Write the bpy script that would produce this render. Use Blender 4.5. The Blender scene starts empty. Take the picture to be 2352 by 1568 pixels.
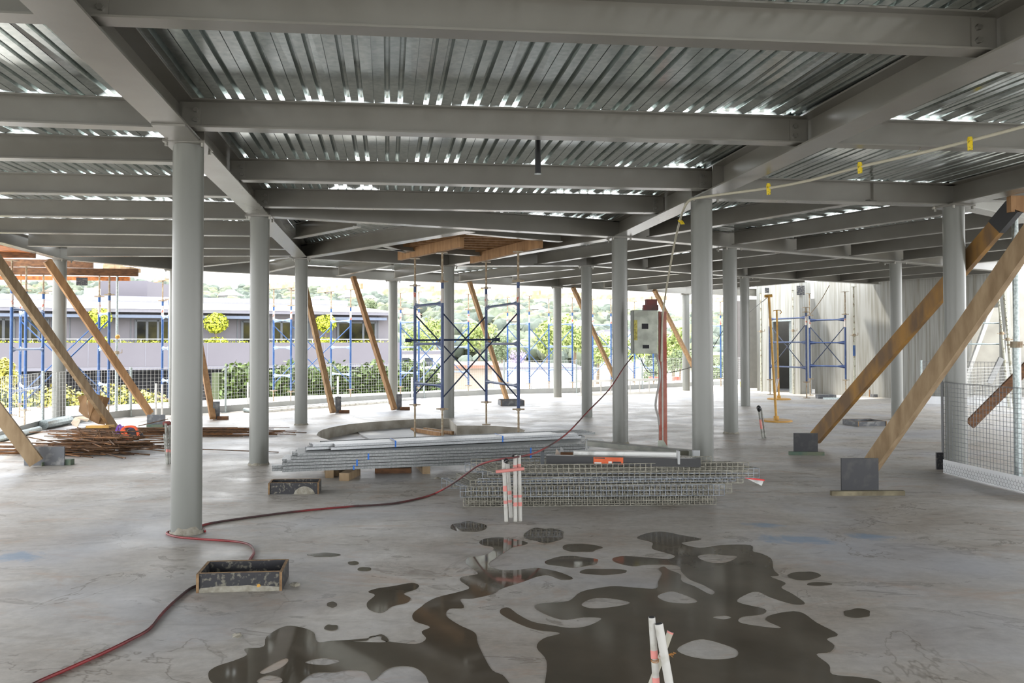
import bpy, math, random
from mathutils import Vector, Matrix, Euler
random.seed(7)
S = bpy.context.scene
COL = S.collection

# ------------------------------------------------------------------ camera
F = 1860.0                      # focal length in pixels of the 2352 x 1568 frame
EYE = 1.5
CX, CY = 1176.0, 754.7          # principal point
PITCH = math.atan(0.019)
ROLL = 0.0018
RM = Euler((math.pi / 2 + PITCH, 0, 0)).to_matrix() @ Matrix.Rotation(-ROLL, 3, 'Z')
cd = bpy.data.cameras.new('camera')
cam = bpy.data.objects.new('camera', cd)
COL.objects.link(cam)
cam.matrix_world = Matrix.Translation((0, 0, EYE)) @ RM.to_4x4()
cd.sensor_fit = 'HORIZONTAL'
cd.sensor_width = 36.0
cd.lens = 36.0 * F / 2352.0
cd.shift_y = -(784.0 - CY) / 2352.0
cd.clip_start = 0.05
cd.clip_end = 3000
S.camera = cam

# ------------------------------------------------------------------ light
W = bpy.data.worlds.new('sky')
S.world = W
W.use_nodes = True
nt = W.node_tree
bg = nt.nodes['Background']
tc = nt.nodes.new('ShaderNodeTexCoord')
sp = nt.nodes.new('ShaderNodeSeparateXYZ')
rp = nt.nodes.new('ShaderNodeValToRGB')
nt.links.new(tc.outputs['Generated'], sp.inputs[0])
nt.links.new(sp.outputs['Z'], rp.inputs[0])
nt.links.new(rp.outputs[0], bg.inputs[0])
e = rp.color_ramp.elements
e[0].position = 0.0
e[0].color = (0.98, 0.99, 1.0, 1)
e[1].position = 0.7
e[1].color = (0.86, 0.92, 1.0, 1)
bg.inputs[1].default_value = 2.5
sl = bpy.data.lights.new('sun', 'SUN')
sl.energy = 3.4
sl.angle = math.radians(4)
sl.color = (1.0, 0.95, 0.86)
sun = bpy.data.objects.new('sun', sl)
COL.objects.link(sun)
sun.rotation_euler = Vector((-0.45, 0.12, 1.0)).to_track_quat('Z', 'Y').to_euler()
S.view_settings.view_transform = 'Standard'
S.view_settings.look = 'None'
S.view_settings.exposure = 1.14
S.view_settings.gamma = 1.0
S.view_settings.use_curve_mapping = False
try:
    S.cycles.use_denoising = True
    S.cycles.max_bounces = 8
    S.cycles.diffuse_bounces = 5
    S.cycles.glossy_bounces = 4
    S.cycles.transmission_bounces = 3
    S.cycles.caustics_reflective = False
    S.cycles.caustics_refractive = False
except Exception:
    pass

# ------------------------------------------------------------------ pixel -> place
def ray(x, y):
    d = RM @ Vector(((x - CX) / F, -(y - CY) / F, -1.0))
    return d
def at(x, y, z=0.0):
    """the point at height z that the photograph shows at pixel x, y"""
    d = ray(x, y)
    t = (z - EYE) / d.z
    return Vector((d.x * t, d.y * t, z))
def pz(x, y, depth):
    """the point at distance depth (along +Y) seen at pixel x, y"""
    d = ray(x, y)
    t = depth / d.y
    return Vector((d.x * t, depth, EYE + d.z * t))

# ------------------------------------------------------------------ materials
def lin(c):
    return tuple((v / 12.92 if v <= 0.04045 else ((v + 0.055) / 1.055) ** 2.4) for v in c)
def rgb(r, g, b):
    return lin((r / 255.0, g / 255.0, b / 255.0))
MATS = {}
def mat(name, c, rough=0.6, metal=0.0, c2=None, scale=6.0, stretch=(1, 1, 1), amount=0.5, bump=0.0, bscale=None,
        coat=0.0, lo=0.35, hi=0.65, spec=0.5, emit=0, detail=5.0, rvar=0.0):
    if name in MATS:
        return MATS[name]
    m = bpy.data.materials.new(name)
    m.use_nodes = True
    t = m.node_tree
    b = t.nodes['Principled BSDF']
    b.inputs['Roughness'].default_value = rough
    b.inputs['Metallic'].default_value = metal
    b.inputs['Specular IOR Level'].default_value = spec
    b.inputs['Base Color'].default_value = (*c, 1)
    if coat:
        b.inputs['Coat Weight'].default_value = coat
    co = t.nodes.new('ShaderNodeTexCoord')
    mp = t.nodes.new('ShaderNodeMapping')
    mp.inputs['Scale'].default_value = stretch
    t.links.new(co.outputs['Object'], mp.inputs[0])
    if c2 is None:
        c2 = tuple(v * 0.82 for v in c)
    n = t.nodes.new('ShaderNodeTexNoise')
    n.inputs['Scale'].default_value = scale
    n.inputs['Detail'].default_value = detail
    t.links.new(mp.outputs[0], n.inputs['Vector'])
    r = t.nodes.new('ShaderNodeValToRGB')
    r.color_ramp.elements[0].position = lo
    r.color_ramp.elements[1].position = hi
    r.color_ramp.elements[0].color = (*c, 1)
    mix = tuple(c[i] * (1 - amount) + c2[i] * amount for i in range(3))
    r.color_ramp.elements[1].color = (*mix, 1)
    t.links.new(n.outputs['Fac'], r.inputs[0])
    t.links.new(r.outputs[0], b.inputs['Base Color'])
    if rvar:
        mr = t.nodes.new('ShaderNodeMapRange')
        mr.inputs['To Min'].default_value = max(0.02, rough - rvar)
        mr.inputs['To Max'].default_value = min(1.0, rough + rvar)
        mr.inputs['From Min'].default_value = 0.3
        mr.inputs['From Max'].default_value = 0.7
        t.links.new(n.outputs['Fac'], mr.inputs['Value'])
        t.links.new(mr.outputs[0], b.inputs['Roughness'])
    if bump:
        bn = t.nodes.new('ShaderNodeBump')
        bn.inputs['Strength'].default_value = bump
        bn.inputs['Distance'].default_value = 0.02
        if bscale:
            n2 = t.nodes.new('ShaderNodeTexNoise')
            n2.inputs['Scale'].default_value = bscale
            n2.inputs['Detail'].default_value = 4
            t.links.new(mp.outputs[0], n2.inputs['Vector'])
            t.links.new(n2.outputs['Fac'], bn.inputs['Height'])
        else:
            t.links.new(n.outputs['Fac'], bn.inputs['Height'])
        t.links.new(bn.outputs[0], b.inputs['Normal'])
    MATS[name] = m
    return m
steel = mat('grey_primer_steel', rgb(124, 122, 114), 0.27, 0.0, rgb(114, 111, 103), scale=1.3, amount=1, spec=0.9)
col_paint = mat('column_paint', rgb(124, 126, 121), 0.3, 0.0, rgb(117, 118, 112), scale=1.2, amount=1, spec=0.6, lo=0.2, hi=0.8)
boltm = mat('bolt_zinc', rgb(150, 148, 140), 0.35, 0.8)
galv = mat('galvanised_deck', rgb(204, 210, 206), 0.17, 0.85, rgb(170, 178, 176), scale=26, amount=1, lo=0.3, hi=0.7)
galv2 = mat('galvanised_steel', rgb(176, 184, 184), 0.38, 0.75, rgb(140, 150, 148), scale=40, amount=1)
wire = mat('galvanised_wire', rgb(168, 170, 168), 0.4, 0.6)
darkwire = mat('dull_wire', rgb(112, 114, 116), 0.5, 0.3)
whitewire = mat('bright_wire', rgb(215, 216, 214), 0.5, 0.2)
conc = mat('slab_edge_concrete', rgb(168, 163, 152), 0.85, 0, rgb(130, 124, 112), scale=3, stretch=(1, 1, 1), amount=1, bump=0.15, bscale=25)
ply = mat('film_faced_ply', rgb(40, 40, 44), 0.5, 0, rgb(126, 122, 108), scale=34, amount=0.75, lo=0.54, hi=0.66, detail=7)
plyblack = mat('black_foot_ply', rgb(40, 41, 45), 0.45, 0, rgb(78, 76, 72), scale=7, amount=0.7, lo=0.5, hi=0.75, detail=8)
plygrey = mat('worn_grey_ply', rgb(92, 94, 98), 0.6, 0, rgb(150, 150, 146), scale=9, amount=0.7, lo=0.5, hi=0.7)
plyedge = mat('ply_edge', rgb(150, 122, 88), 0.8, 0, rgb(110, 84, 56), scale=18, amount=1)
timber = mat('pale_brown_timber', rgb(168, 136, 98), 0.75, 0, rgb(136, 106, 74), scale=2.2, stretch=(9, 9, 1.2), amount=1, bump=0.1)
timber2 = mat('weathered_timber', rgb(160, 138, 108), 0.8, 0, rgb(130, 108, 80), scale=2.2, stretch=(5, 5, 1.2), amount=1, bump=0.05)
timber3 = mat('pine_timber', rgb(168, 130, 90), 0.7, 0, rgb(142, 106, 70), scale=2.2, stretch=(6, 6, 1.2), amount=1)
lvl = mat('orange_laminated_timber', rgb(160, 116, 42), 0.5, 0, rgb(106, 80, 48), scale=1.4, stretch=(3, 3, 1), amount=1, lo=0.38, hi=0.62)
lvl2 = mat('orange_formwork_timber', rgb(196, 116, 48), 0.6, 0, rgb(120, 66, 26), scale=3.0, stretch=(3, 3, 3), amount=1)
sunwood = mat('sunlit_tone_timber', rgb(206, 180, 148), 0.8, 0, rgb(170, 140, 106), scale=6, amount=1)  # paler than the other timbers: sunlight painted into the colour
brownwood = mat('brown_board', rgb(120, 82, 50), 0.75, 0, rgb(84, 56, 34), scale=5, stretch=(2, 2, 6), amount=1)
greenwood = mat('green_stained_timber', rgb(82, 104, 92), 0.8, 0, rgb(110, 116, 96), scale=8, amount=1)
olive = mat('worn_sole_timber', rgb(136, 128, 104), 0.8, 0, rgb(100, 92, 72), scale=8, amount=1)
blue = mat('blue_frame_paint', rgb(34, 58, 104), 0.4, 0, rgb(66, 88, 124), scale=9, amount=0.8, lo=0.5, hi=0.7)
blue2 = mat('blue_brace_paint', rgb(30, 42, 66), 0.45, 0, rgb(60, 74, 98), scale=9, amount=0.7, lo=0.5, hi=0.7)
blue3 = mat('bright_blue_paint', rgb(40, 80, 134), 0.4, 0, rgb(80, 108, 146), scale=9, amount=0.8, lo=0.5, hi=0.7)
paleblue = mat('pale_blue_paint', rgb(110, 136, 172), 0.4, 0, rgb(150, 166, 190), scale=9, amount=1)  # lighter, greyer blue than the frame legs
sticker = mat('red_white_sticker', rgb(196, 190, 184), 0.5, 0, rgb(190, 96, 76), scale=14, amount=1, lo=0.58, hi=0.62)
rustjack = mat('rusty_jack_thread', rgb(168, 158, 136), 0.6, 0.2, rgb(136, 112, 86), scale=20, amount=1)
rebar_m = mat('rusty_rebar', rgb(112, 80, 50), 0.85, 0, rgb(66, 48, 34), scale=12, amount=1)
rebar_m2 = mat('orange_rust_rebar', rgb(140, 96, 56), 0.85, 0, rgb(96, 66, 42), scale=12, amount=1)
redhose = mat('red_hose_rubber', rgb(140, 44, 46), 0.5, 0, rgb(66, 46, 46), scale=1.1, amount=1, lo=0.42, hi=0.54)
blackp = mat('black_plastic', rgb(18, 18, 20), 0.4)
whitep = mat('white_plastic', rgb(226, 228, 226), 0.4, 0, rgb(170, 170, 164), scale=12, amount=1, lo=0.5, hi=0.75)
conduit_m = mat('white_conduit', rgb(186, 184, 178), 0.45, 0, rgb(150, 146, 132), scale=20, amount=1, lo=0.5, hi=0.8)
pink = mat('pink_marking_paint', rgb(214, 138, 130), 0.6)
yellow = mat('yellow_paint', rgb(206, 160, 74), 0.5, 0, rgb(180, 134, 56), scale=8, amount=1)
yellowtag = mat('yellow_tag', rgb(222, 196, 30), 0.5, 0, rgb(60, 56, 20), scale=60, amount=0.7, lo=0.55, hi=0.6)
redpaint = mat('red_orange_paint', rgb(160, 72, 52), 0.5, 0, rgb(176, 120, 104), scale=5, amount=1)
whitesteel = mat('bright_kickboard', rgb(240, 241, 242), 0.3, 0.1, rgb(226, 228, 230), scale=4, amount=1)
strapblue = mat('blue_strap', rgb(44, 120, 220), 0.5)
purple = mat('purple_webbing', rgb(112, 70, 160), 0.7)
orange = mat('orange_fabric', rgb(240, 96, 44), 0.6)
card = mat('cardboard', rgb(134, 102, 66), 0.85, 0, rgb(108, 80, 50), scale=3, amount=1)
mortar = mat('pale_mortar', rgb(156, 152, 140), 0.9, 0, rgb(132, 127, 114), scale=30, amount=1, bump=0.4)
cream = mat('cream_cable', rgb(196, 192, 172), 0.5)
panelgrey = mat('pale_green_enamel', rgb(190, 196, 182), 0.45, 0, rgb(150, 154, 142), scale=6, amount=1)
dark = mat('recess_shade_dark', rgb(40, 40, 44), 0.8)  # paints the shade inside holes and recesses; also colours a dark rod

# floor: concrete with mottling, stains, cracks and chalk
CHALK = [(at(x_, y_).x, at(x_, y_).y, r_) for x_, y_, r_ in ((1760, 1206, 0.22), (1835, 1238, 0.34), (2000, 1232, 0.22), (25, 1278, 0.3), (600, 1003, 0.3))]
def floor_material():
    m = bpy.data.materials.new('power_floated_concrete')
    m.use_nodes = True
    t = m.node_tree
    b = t.nodes['Principled BSDF']
    N = t.nodes.new
    L = t.links.new
    co = N('ShaderNodeTexCoord')
    def noise(scale, detail=6, rough=0.6, dist=0.0, stretch=(1, 1, 1)):
        mp = N('ShaderNodeMapping')
        mp.inputs['Scale'].default_value = stretch
        L(co.outputs['Object'], mp.inputs[0])
        n = N('ShaderNodeTexNoise')
        n.inputs['Scale'].default_value = scale
        n.inputs['Detail'].default_value = detail
        n.inputs['Roughness'].default_value = rough
        n.inputs['Distortion'].default_value = dist
        L(mp.outputs[0], n.inputs['Vector'])
        return n.outputs['Fac']
    def ramp(src, stops):
        r = N('ShaderNodeValToRGB')
        els = r.color_ramp.elements
        els[0].position, els[0].color = stops[0][0], (*stops[0][1], 1)
        els[1].position, els[1].color = stops[-1][0], (*stops[-1][1], 1)
        for p, c in stops[1:-1]:
            q = els.new(p)
            q.color = (*c, 1)
        L(src, r.inputs[0])
        return r.outputs[0]
    def mixc(fac, a, c, mode='MIX'):
        x = N('ShaderNodeMix')
        x.data_type = 'RGBA'
        x.blend_type = mode
        if isinstance(fac, float):
            x.inputs[0].default_value = fac
        else:
            L(fac, x.inputs[0])
        L(a, x.inputs[6])
        if isinstance(c, tuple):
            x.inputs[7].default_value = (*c, 1)
        else:
            L(c, x.inputs[7])
        return x.outputs[2]
    base = ramp(noise(0.9, 8, 0.62, 0.6, (1, 1.6, 1)), [(0.28, rgb(168, 158, 146)), (0.5, rgb(192, 186, 177)), (0.72, rgb(204, 201, 196))])
    fine = ramp(noise(14, 6, 0.7), [(0.35, (0.86, 0.86, 0.86)), (0.62, (1.04, 1.04, 1.04))])
    c = mixc(1.0, base, fine, 'MULTIPLY')
    mott = ramp(noise(3.4, 7, 0.72, 0.8, (0.8, 1.7, 1)), [(0.34, (0.80, 0.78, 0.76)), (0.5, (1, 1, 1)), (0.7, (1.03, 1.03, 1.05))])
    c = mixc(1.0, c, mott, 'MULTIPLY')
    # warm rusty smears
    rs = ramp(noise(1.7, 5, 0.7, 1.0, (0.7, 1.5, 1)), [(0.56, (0, 0, 0)), (0.70, (0.6, 0.6, 0.6))])
    c = mixc(rs, c, rgb(180, 148, 120))
    # brown dried puddle stains with a darker rim
    st = ramp(noise(1.9, 6, 0.62, 1.3, (0.8, 1.3, 1)), [(0.60, (0, 0, 0)), (0.612, (0.6, 0.6, 0.6)), (0.66, (0.12, 0.12, 0.12))])
    c = mixc(st, c, rgb(110, 96, 80))
    # bluish patches, polish sheen painted into the colour
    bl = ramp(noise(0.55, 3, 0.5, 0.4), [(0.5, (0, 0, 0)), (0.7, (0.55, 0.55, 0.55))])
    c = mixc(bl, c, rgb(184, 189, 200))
    # hairline cracks and dried water lines wandering over the slab
    for sc_, w_, off_ in ((0.34, 0.0022, 0.5), (0.55, 0.0016, 0.42)):
        nn = noise(sc_, 7, 0.6, 0.7)
        ln = ramp(nn, [(off_ - w_ * 1.6, (0, 0, 0)), (off_, (0.6, 0.6, 0.6)), (off_ + w_ * 1.6, (0, 0, 0))])
        mk = ramp(noise(0.7, 3, 0.5), [(0.46, (0, 0, 0)), (0.58, (1, 1, 1))])
        ln = mixc(1.0, ln, mk, 'MULTIPLY')
        c = mixc(ln, c, rgb(104, 90, 74))
    # chalk
    ch = ramp(noise(1.1, 4, 0.7, 0.5, (1.0, 2.2, 1)), [(0.69, (0, 0, 0)), (0.76, (0.45, 0.45, 0.45))])
    c = mixc(ch, c, rgb(104, 138, 170))
    for (cx_, cy_, rr_) in CHALK:
        vm = N('ShaderNodeVectorMath')
        vm.operation = 'SUBTRACT'
        L(co.outputs['Object'], vm.inputs[0])
        vm.inputs[1].default_value = (cx_, cy_, 0)
        vs_ = N('ShaderNodeVectorMath')
        vs_.operation = 'MULTIPLY'
        L(vm.outputs[0], vs_.inputs[0])
        vs_.inputs[1].default_value = (1.0 / rr_, 1.6 / rr_, 1)
        ln_ = N('ShaderNodeVectorMath')
        ln_.operation = 'LENGTH'
        L(vs_.outputs[0], ln_.inputs[0])
        ad = N('ShaderNodeMath')
        ad.operation = 'ADD'
        L(ln_.outputs['Value'], ad.inputs[0])
        mu = N('ShaderNodeMath')
        mu.operation = 'MULTIPLY_ADD'
        mu.inputs[1].default_value = 2.4
        mu.inputs[2].default_value = -1.2
        L(noise(5.0, 5, 0.7, 0.8), mu.inputs[0])
        L(mu.outputs[0], ad.inputs[1])
        k_ = ramp(ad.outputs[0], [(0.35, (0.6, 0.6, 0.6)), (0.9, (0, 0, 0))])
        c = mixc(k_, c, rgb(112, 148, 184))
    # mortar spatter
    sp_ = ramp(noise(30, 2, 0.5), [(0.735, (0, 0, 0)), (0.75, (0.6, 0.6, 0.6))])
    c = mixc(sp_, c, rgb(196, 188, 172))
    L(c, b.inputs['Base Color'])
    rr = N('ShaderNodeMapRange')
    rr.inputs['From Min'].default_value = 0.3
    rr.inputs['From Max'].default_value = 0.7
    rr.inputs['To Min'].default_value = 0.36
    rr.inputs['To Max'].default_value = 0.62
    L(noise(1.6, 6, 0.65), rr.inputs['Value'])
    L(rr.outputs[0], b.inputs['Roughness'])
    bn = N('ShaderNodeBump')
    bn.inputs['Strength'].default_value = 0.12
    bn.inputs['Distance'].default_value = 0.01
    L(noise(5, 8, 0.7), bn.inputs['Height'])
    L(bn.outputs[0], b.inputs['Normal'])
    return m
floor_m = floor_material()
def wet_material(name='wet_concrete', rough=0.07, spec=0.32, k=1.0):
    m = bpy.data.materials.new(name)
    m.use_nodes = True
    t = m.node_tree
    b = t.nodes['Principled BSDF']
    b.inputs['Roughness'].default_value = rough
    b.inputs['IOR'].default_value = 1.33
    b.inputs['Specular IOR Level'].default_value = spec
    co = t.nodes.new('ShaderNodeTexCoord')
    n = t.nodes.new('ShaderNodeTexNoise')
    n.inputs['Scale'].default_value = 2.2
    n.inputs['Detail'].default_value = 6
    t.links.new(co.outputs['Object'], n.inputs['Vector'])
    r = t.nodes.new('ShaderNodeValToRGB')
    r.color_ramp.elements[0].position = 0.35
    r.color_ramp.elements[1].position = 0.7
    r.color_ramp.elements[0].color = (*rgb(88, 81, 70), 1)
    r.color_ramp.elements[1].color = (*rgb(104, 96, 84), 1)
    t.links.new(n.outputs['Fac'], r.inputs[0])
    t.links.new(r.outputs[0], b.inputs['Base Color'])
    return m
wet = wet_material('damp_concrete', 0.1, 0.45)
wet2 = wet_material('standing_water', 0.05, 0.75)

# ------------------------------------------------------------------ mesh collector
def frame_of(d):
    d = d.normalized()
    up = Vector((0, 0, 1)) if abs(d.z) < 0.95 else Vector((0, 1, 0))
    s = d.cross(up).normalized()
    return d, s, s.cross(d).normalized()
class MB:
    def __init__(self):
        self.v, self.f, self.mi, self.k = [], [], [], 0
    def face(self, idx):
        self.f.append(tuple(idx))
        self.mi.append(self.k)
    def add(self, pts, faces):
        o = len(self.v)
        self.v.extend([Vector(p) for p in pts])
        for q in faces:
            self.face([o + i for i in q])
        return self
    def hexa(self, p):
        return self.add(p, [(0, 3, 2, 1), (4, 5, 6, 7), (0, 1, 5, 4), (1, 2, 6, 5), (2, 3, 7, 6), (3, 0, 4, 7)])
    def box(self, x0, x1, y0, y1, z0, z1, rz=0.0, piv=None):
        p = [Vector(q) for q in ((x0, y0, z0), (x1, y0, z0), (x1, y1, z0), (x0, y1, z0), (x0, y0, z1), (x1, y0, z1), (x1, y1, z1), (x0, y1, z1))]
        if rz:
            c = Vector(piv) if piv else Vector(((x0 + x1) / 2, (y0 + y1) / 2, 0))
            R = Matrix.Rotation(rz, 3, 'Z')
            p = [R @ (q - c) + c for q in p]
        return self.hexa(p)
    def bar(self, a, b, w, h, up=None):
        """rectangular bar: w across, h along up"""
        a, b = Vector(a), Vector(b)
        d = (b - a).normalized()
        if up is None:
            d, s, u = frame_of(d)
        else:
            u = Vector(up)
            s = d.cross(u).normalized()
            u = s.cross(d).normalized()
        p = []
        for c in (a, b):
            for i, j in ((-1, -1), (1, -1), (1, 1), (-1, 1)):
                p.append(c + s * (i * w / 2) + u * (j * h / 2))
        return self.add(p, [(0, 1, 2, 3), (7, 6, 5, 4), (0, 4, 5, 1), (1, 5, 6, 2), (2, 6, 7, 3), (3, 7, 4, 0)])
    def tube(self, pts, r, n=8, caps=True, r2=None):
        pts = [Vector(p) for p in pts]
        o = len(self.v)
        m = len(pts)
        ps = None
        for i, p in enumerate(pts):
            d = (pts[min(i + 1, m - 1)] - pts[max(i - 1, 0)])
            if d.length < 1e-9:
                d = Vector((0, 0, 1))
            d.normalize()
            if ps is None:
                _, s, u = frame_of(d)
            else:
                s = (ps - d * ps.dot(d))
                if s.length < 1e-6:
                    _, s, u = frame_of(d)
                s.normalize()
                u = s.cross(d)
            ps = s
            rr = r if r2 is None else r + (r2 - r) * i / max(1, m - 1)
            for k in range(n):
                a = 2 * math.pi * k / n
                self.v.append(p + s * (math.cos(a) * rr) + u * (math.sin(a) * rr))
        for i in range(m - 1):
            for k in range(n):
                k2 = (k + 1) % n
                self.face((o + i * n + k, o + i * n + k2, o + (i + 1) * n + k2, o + (i + 1) * n + k))
        if caps:
            self.face([o + k for k in range(n)][::-1])
            self.face([o + (m - 1) * n + k for k in range(n)])
        return self
    def ibeam(self, a, b, depth, wd, tf, tw):
        """I section whose bottom flange underside runs from a to b"""
        a, b = Vector(a), Vector(b)
        d = (b - a)
        d.z = 0
        d.normalize()
        s = Vector((d.y, -d.x, 0))
        prof = [(-wd / 2, 0), (wd / 2, 0), (wd / 2, tf), (tw / 2, tf), (tw / 2, depth - tf), (wd / 2, depth - tf), (wd / 2, depth), (-wd / 2, depth),
                (-wd / 2, depth - tf), (-tw / 2, depth - tf), (-tw / 2, tf), (-wd / 2, tf)]
        o = len(self.v)
        for c in (a, b):
            for x, z in prof:
                self.v.append(c + s * x + Vector((0, 0, z)))
        n = len(prof)
        for k in range(n):
            k2 = (k + 1) % n
            self.face((o + k, o + k2, o + n + k2, o + n + k))
        for e0 in (0, n):
            for q in ((0, 1, 2, 11), (10, 3, 4, 9), (8, 5, 6, 7)):
                self.face([o + e0 + i for i in q])
        return self
    def cyl(self, c, r, z0, z1, n=24, r2=None):
        c = Vector((c[0], c[1], 0))
        return self.tube([c + Vector((0, 0, z0)), c + Vector((0, 0, z1))], r, n, True, r2)
    def prism(self, poly, z0, z1):
        n = len(poly)
        o = len(self.v)
        for z in (z0, z1):
            for p in poly:
                self.v.append(Vector((p[0], p[1], z)))
        for k in range(n):
            k2 = (k + 1) % n
            self.face((o + k, o + k2, o + n + k2, o + n + k))
        self.face([o + k for k in range(n)][::-1])
        self.face([o + n + k for k in range(n)])
        return self
    def blob(self, c, r, n=10, m=7, jit=0.0, seed=0):
        rnd = random.Random(seed)
        c = Vector(c)
        r = Vector(r) if not isinstance(r, (int, float)) else Vector((r, r, r))
        o = len(self.v)
        self.v.append(c + Vector((0, 0, -r.z)))
        for i in range(1, m):
            th = math.pi * i / m
            for k in range(n):
                a = 2 * math.pi * k / n
                q = 1 + rnd.uniform(-jit, jit)
                self.v.append(c + Vector((math.sin(th) * math.cos(a) * r.x * q, math.sin(th) * math.sin(a) * r.y * q, -math.cos(th) * r.z * q)))
        self.v.append(c + Vector((0, 0, r.z)))
        for k in range(n):
            k2 = (k + 1) % n
            self.face((o, o + 1 + k2, o + 1 + k))
            for i in range(m - 2):
                a = o + 1 + i * n
                self.face((a + k, a + k2, a + n + k2, a + n + k))
            a = o + 1 + (m - 2) * n
            self.face((a + k, a + k2, o + 1 + (m - 1) * n))
        return self
    def build(self, name, mats, parent=None, loc=None, smooth=False):
        if not isinstance(mats, (list, tuple)):
            mats = [mats]
        me = bpy.data.meshes.new(name)
        off = Vector((0, 0, 0))
        if parent is not None:
            p = parent
            while p is not None:
                off += p.location
                p = p.parent
        elif loc is not None:
            off = Vector(loc)
        me.from_pydata([tuple(q - off) for q in self.v], [], self.f)
        for m in mats:
            me.materials.append(m)
        if len(mats) > 1:
            me.polygons.foreach_set('material_index', self.mi)
        if smooth:
            me.polygons.foreach_set('use_smooth', [True] * len(me.polygons))
            try:
                me.set_sharp_from_angle(angle=math.radians(40))
            except Exception:
                pass
        me.update()
        o = bpy.data.objects.new(name, me)
        COL.objects.link(o)
        if parent is not None:
            o.parent = parent
        elif loc is not None:
            o.location = off
        return o
def tag(o, label=None, cat=None, group=None, kind=None):
    if label:
        o['label'] = label
    if cat:
        o['category'] = cat
    if group:
        o['group'] = group
    if kind:
        o['kind'] = kind
    return o
def thing(name, loc, label, cat, group=None):
    o = bpy.data.objects.new(name, None)
    COL.objects.link(o)
    o.location = Vector(loc)
    o.empty_display_size = 0.1
    o['kind'] = 'thing'
    return tag(o, label, cat, group)
# ------------------------------------------------------------------ floor with its sunken round pit
import bmesh
ZG, ZS, ZT = 3.11, 3.14, 3.36       # girder soffit, beam soffit, top of steel
def lerp(a, b, t):
    return a + (b - a) * t
def xy(v):
    return Vector((v[0], v[1], 0))
pit_px = [(727, 999), (731, 992), (742, 986), (765, 980), (800, 974), (850, 969), (905, 965), (960, 962), (1000, 961), (1032, 961),
          (1049, 977), (1090, 977), (1140, 978), (1188, 981), (1206, 988), (1200, 997), (1165, 1012), (1080, 1024), (980, 1029), (880, 1026), (800, 1018), (755, 1010), (735, 1004)]
pit = [at(x, y) for x, y in pit_px]
outer = [Vector(q) for q in ((-12.5, -8, 0), (26, -8, 0), (26, 40, 0))] + [at(x, y) for x, y in
         ((1750, 868), (1600, 872), (1300, 885), (1100, 893), (890, 901), (600, 912), (300, 928), (0, 937))] + [Vector((-12.8, 15, 0))]
def tri_fill(loops, z):
    bm = bmesh.new()
    ed = []
    for lp in loops:
        vs = [bm.verts.new((p[0], p[1], z)) for p in lp]
        for i in range(len(vs)):
            ed.append(bm.edges.new((vs[i], vs[(i + 1) % len(vs)])))
    bmesh.ops.triangle_fill(bm, use_beauty=True, use_dissolve=False, edges=ed, normal=(0, 0, 1))
    bm.verts.index_update()
    vs = [v.co.copy() for v in bm.verts]
    fs = []
    for f in bm.faces:
        ix = [v.index for v in f.verts]
        if f.normal.z < 0:
            ix = ix[::-1]
        fs.append(ix)
    bm.free()
    return vs, fs
PD = -0.19
fl = MB()
v, f = tri_fill([outer, pit], 0.0)
fl.add(v, f)
v, f = tri_fill([[p + Vector((0, 0, 0)) for p in pit]], PD)
fl.add(v, f)
fl.k = 1
for lp, z0 in ((pit, PD), (outer, -0.28)):
    n = len(lp)
    for i in range(n):
        a, b = lp[i], lp[(i + 1) % n]
        fl.add([(a.x, a.y, z0), (b.x, b.y, z0), (b.x, b.y, 0), (a.x, a.y, 0)], [(0, 1, 2, 3)])
o = fl.build('floor', [floor_m, conc])
tag(o, kind='structure')
# curved ply disc lying in the pit
dp = [(815, 985), (822, 980), (850, 976), (890, 973), (925, 971.5), (945, 985), (960, 1003), (962, 1019), (900, 1021), (860, 1012), (830, 998)]
dpp = [at(x, y, PD + 0.03) for x, y in dp]
disc_m = mat('pale_sheet', rgb(186, 186, 184), 0.6, 0, rgb(168, 168, 168), scale=2, amount=1)
o = MB().prism([(p.x, p.y) for p in dpp], PD, PD + 0.03).build('curved_sheet', [disc_m], loc=(dpp[0].x, dpp[0].y, PD))
tag(o, 'pale curved sheet lying flat on the bottom of the round pit', 'sheet', kind='thing')
for i, (a, b, w, lab) in enumerate((((948, 986), (1016, 997), 0.09, 'long pale timber lying in the pit between the tower legs'),
                            ((975, 985), (1040, 994), 0.06, 'darker shorter timber behind the long pale one in the pit'),
                            ((962, 1013), (985, 1015), 0.06, 'timber offcut under the near foot of the shoring tower'))):
    p, q = at(*a, PD + 0.035), at(*b, PD + 0.035)
    if i == 2:
        continue
    o = MB().bar(p, q, w, 0.07 - 0.01 * i).build('timber_length', [timber3 if i == 0 else timber], loc=(p.x, p.y, PD))
    tag(o, lab, 'timber', kind='thing')

# ------------------------------------------------------------------ columns
HC = 3.09
cols = [  # px x at head, px y of head, dia, label
    ('A', (-2.605, 6.495), 'thick grey round steel column with the red hose looped round its foot'),
    ('B', None, 'grey round column standing second from the camera under the same girder as the hose column'),
    ('C', None, 'slim grey round column on the near rim side of the pit, third under the long girder'),
]
def col_from(xt, yt):
    return at(xt, yt, HC)
CP = {}
CP['A'] = col_from(433, 337)
CP['B'] = col_from(597, 501)
CP['C'] = col_from(692.5, 596.5)
CP['D'] = col_from(1611, 462)
CP['E'] = col_from(1423, 549)
CP['F'] = col_from(2190, 477)
CP['G'] = col_from(1347, 613)
CP['H'] = col_from(1031, 613)
CP['I'] = col_from(138, 598)
CP['J'] = col_from(1676, 572)
CP['K'] = col_from(1710, 638)
CP['L'] = col_from(2057, 604)
CP['M'] = col_from(903, 646)
CP['N'] = col_from(1280, 661)
CP['O'] = col_from(1575, 676)
CP['P'] = col_from(402, 622)
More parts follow.
